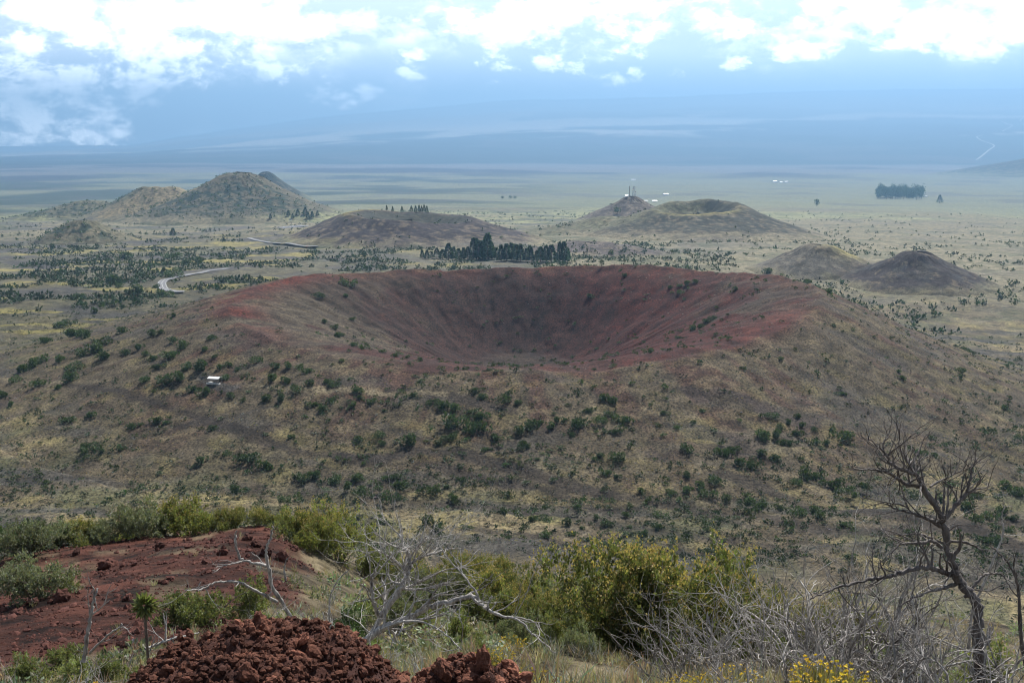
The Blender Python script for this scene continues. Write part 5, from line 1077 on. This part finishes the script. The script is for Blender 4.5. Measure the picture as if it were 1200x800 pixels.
def house(name, label, p, w_, l, h, rz=0.0, group=None, cat='building'):
    z = zat(p[0], p[1]); e = empty(name, (p[0], p[1], z - 0.6), rz); tag(e, label, cat, group)
    bx('wall', e, M_WALL, 0, 0, h / 2, w_, l, h); v, f = prism_roof(w_, l, h * 0.45, h + 0.003); mesh_obj('roof', v, f, M_WHITE, e)
    bx('door', e, M_POST, 0, -l / 2 - 0.04, 1.6, 1.2, 0.1, 2.2)
    for x in (-0.3, 0.3): bx('window', e, M_GLASS, x * w_, -l / 2 - 0.04, h * 0.62, 1.6, 0.1, 1.2)
mast()
for i, (u, v, w_) in enumerate([(742, 211.5, 5), (757, 236, 4), (767, 236.5, 6), (780, 228.5, 6), (908, 213.5, 5), (915, 214, 4), (921, 214, 5), (1085, 231, 4)]):
    p = pick([(u, v)])[0]; D = math.hypot(p[0], p[1]); q = w_ * D / FPX
    house('far_house', ['long white building alone on the far grassland', 'white building on the grassland behind the mast knoll', 'white building on the grassland behind the mast knoll', 'white shed on the grassland between the mast and the bowl topped cone', 'white shed in the row on the far right grassland', 'white shed in the row on the far right grassland', 'white shed in the row on the far right grassland', 'pale shed beside the rectangular block of trees'][i], p, q, q * 0.4, q * 0.22, 0.1 * i, 'far white buildings')
M_CARS = [simple('car_paint_%s' % n, c, 0.35, 0.05) for n, c in (('white', (0.75, 0.75, 0.75)), ('red', (0.45, 0.04, 0.03)), ('silver', (0.5, 0.51, 0.53)))]
M_TYRE = simple('tyre_rubber', (0.02, 0.02, 0.02), 0.9)
def car(u, v, mt, label, rz, D=None):
    p = pick([(u, v)])[0]; e = empty('parked_car', (p[0], p[1], p[2] + 0.9), rz); tag(e, label, 'car', 'cars beyond the crater')
    pr = np.array([(-2.2, 0.35), (2.2, 0.35), (2.25, 0.85), (1.3, 1.0), (0.7, 1.5), (-1.2, 1.5), (-1.9, 1.0), (-2.25, 0.9)]); n = len(pr)
    V = np.array([(x, s * (0.85 if z < 1.2 else 0.7), z) for s in (-1, 1) for x, z in pr]); Fq = [(i, (i + 1) % n, n + (i + 1) % n, n + i) for i in range(n)] + [(0, 7, 6, 1), (1, 6, 3, 2), (3, 6, 5, 4), (8, 9, 14, 15), (9, 10, 11, 14), (11, 12, 13, 14)]
    mesh_obj('body', V, np.array(Fq), mt, e)
    for x in (-1.35, 1.35):
        for s in (-1, 1):
            a = np.linspace(0, 6.28, 13)[:-1]; vv = np.array([(x + 0.34 * math.cos(t), s * 0.86 + w_, 0.34 + 0.34 * math.sin(t)) for w_ in (-0.1, 0.1) for t in a]); I_ = np.arange(12); J = np.roll(I_, -1)
            mesh_obj('wheel', vv, np.stack([I_, J, J + 12, I_ + 12], 1), M_TYRE, e)
car(360, 290, M_CARS[1], 'small red car on the road below the dark flat topped cone', 0.2)
for i, (u, v) in enumerate([(333, 267), (338, 266.5), (343, 266), (349, 265.5), (353, 265)]): car(u, v, M_CARS[(0, 2, 0, 2, 0)[i]], 'pale car in the parking lot beyond the dark flat topped cone', 0.4)
P_ = pick([(327, 267.5), (340, 266.5), (356, 264.5)]); road(None, 34, 0.5, M_ROAD, pts=P_)
# ------------------------------------------------------------------ the hazy air of the saddle
def haze_box():
    m, n = mat_new('haze_air'); o = n.n.new('ShaderNodeOutputMaterial'); v = n.n.new('ShaderNodeVolumePrincipled')
    v.inputs['Color'].default_value = (0.235, 0.43, 0.68, 1); v.inputs['Density'].default_value = HAZE; v.inputs['Anisotropy'].default_value = 0.35
    n.l.new(v.outputs[0], o.inputs['Volume'])
    x, y0, y1, z0, z1 = 62000, -62000, 62000, HAZE_Z0, HAZE_Z1
    vs = [(sx * x, yy, zz) for zz in (z0, z1) for yy in (y0, y1) for sx in (-1, 1)]
    fs = [(0, 2, 3, 1), (4, 5, 7, 6), (0, 1, 5, 4), (2, 6, 7, 3), (0, 4, 6, 2), (1, 3, 7, 5)]
    tag(mesh_obj('haze', vs, fs, m), kind='stuff')
HAZE = 6.2e-5; HAZE_Z0 = float(Z.min()) - 1.0; HAZE_Z1 = float(Z.max()) + 20.0
haze_box()
print('HAZE', HAZE_Z0, HAZE_Z1)
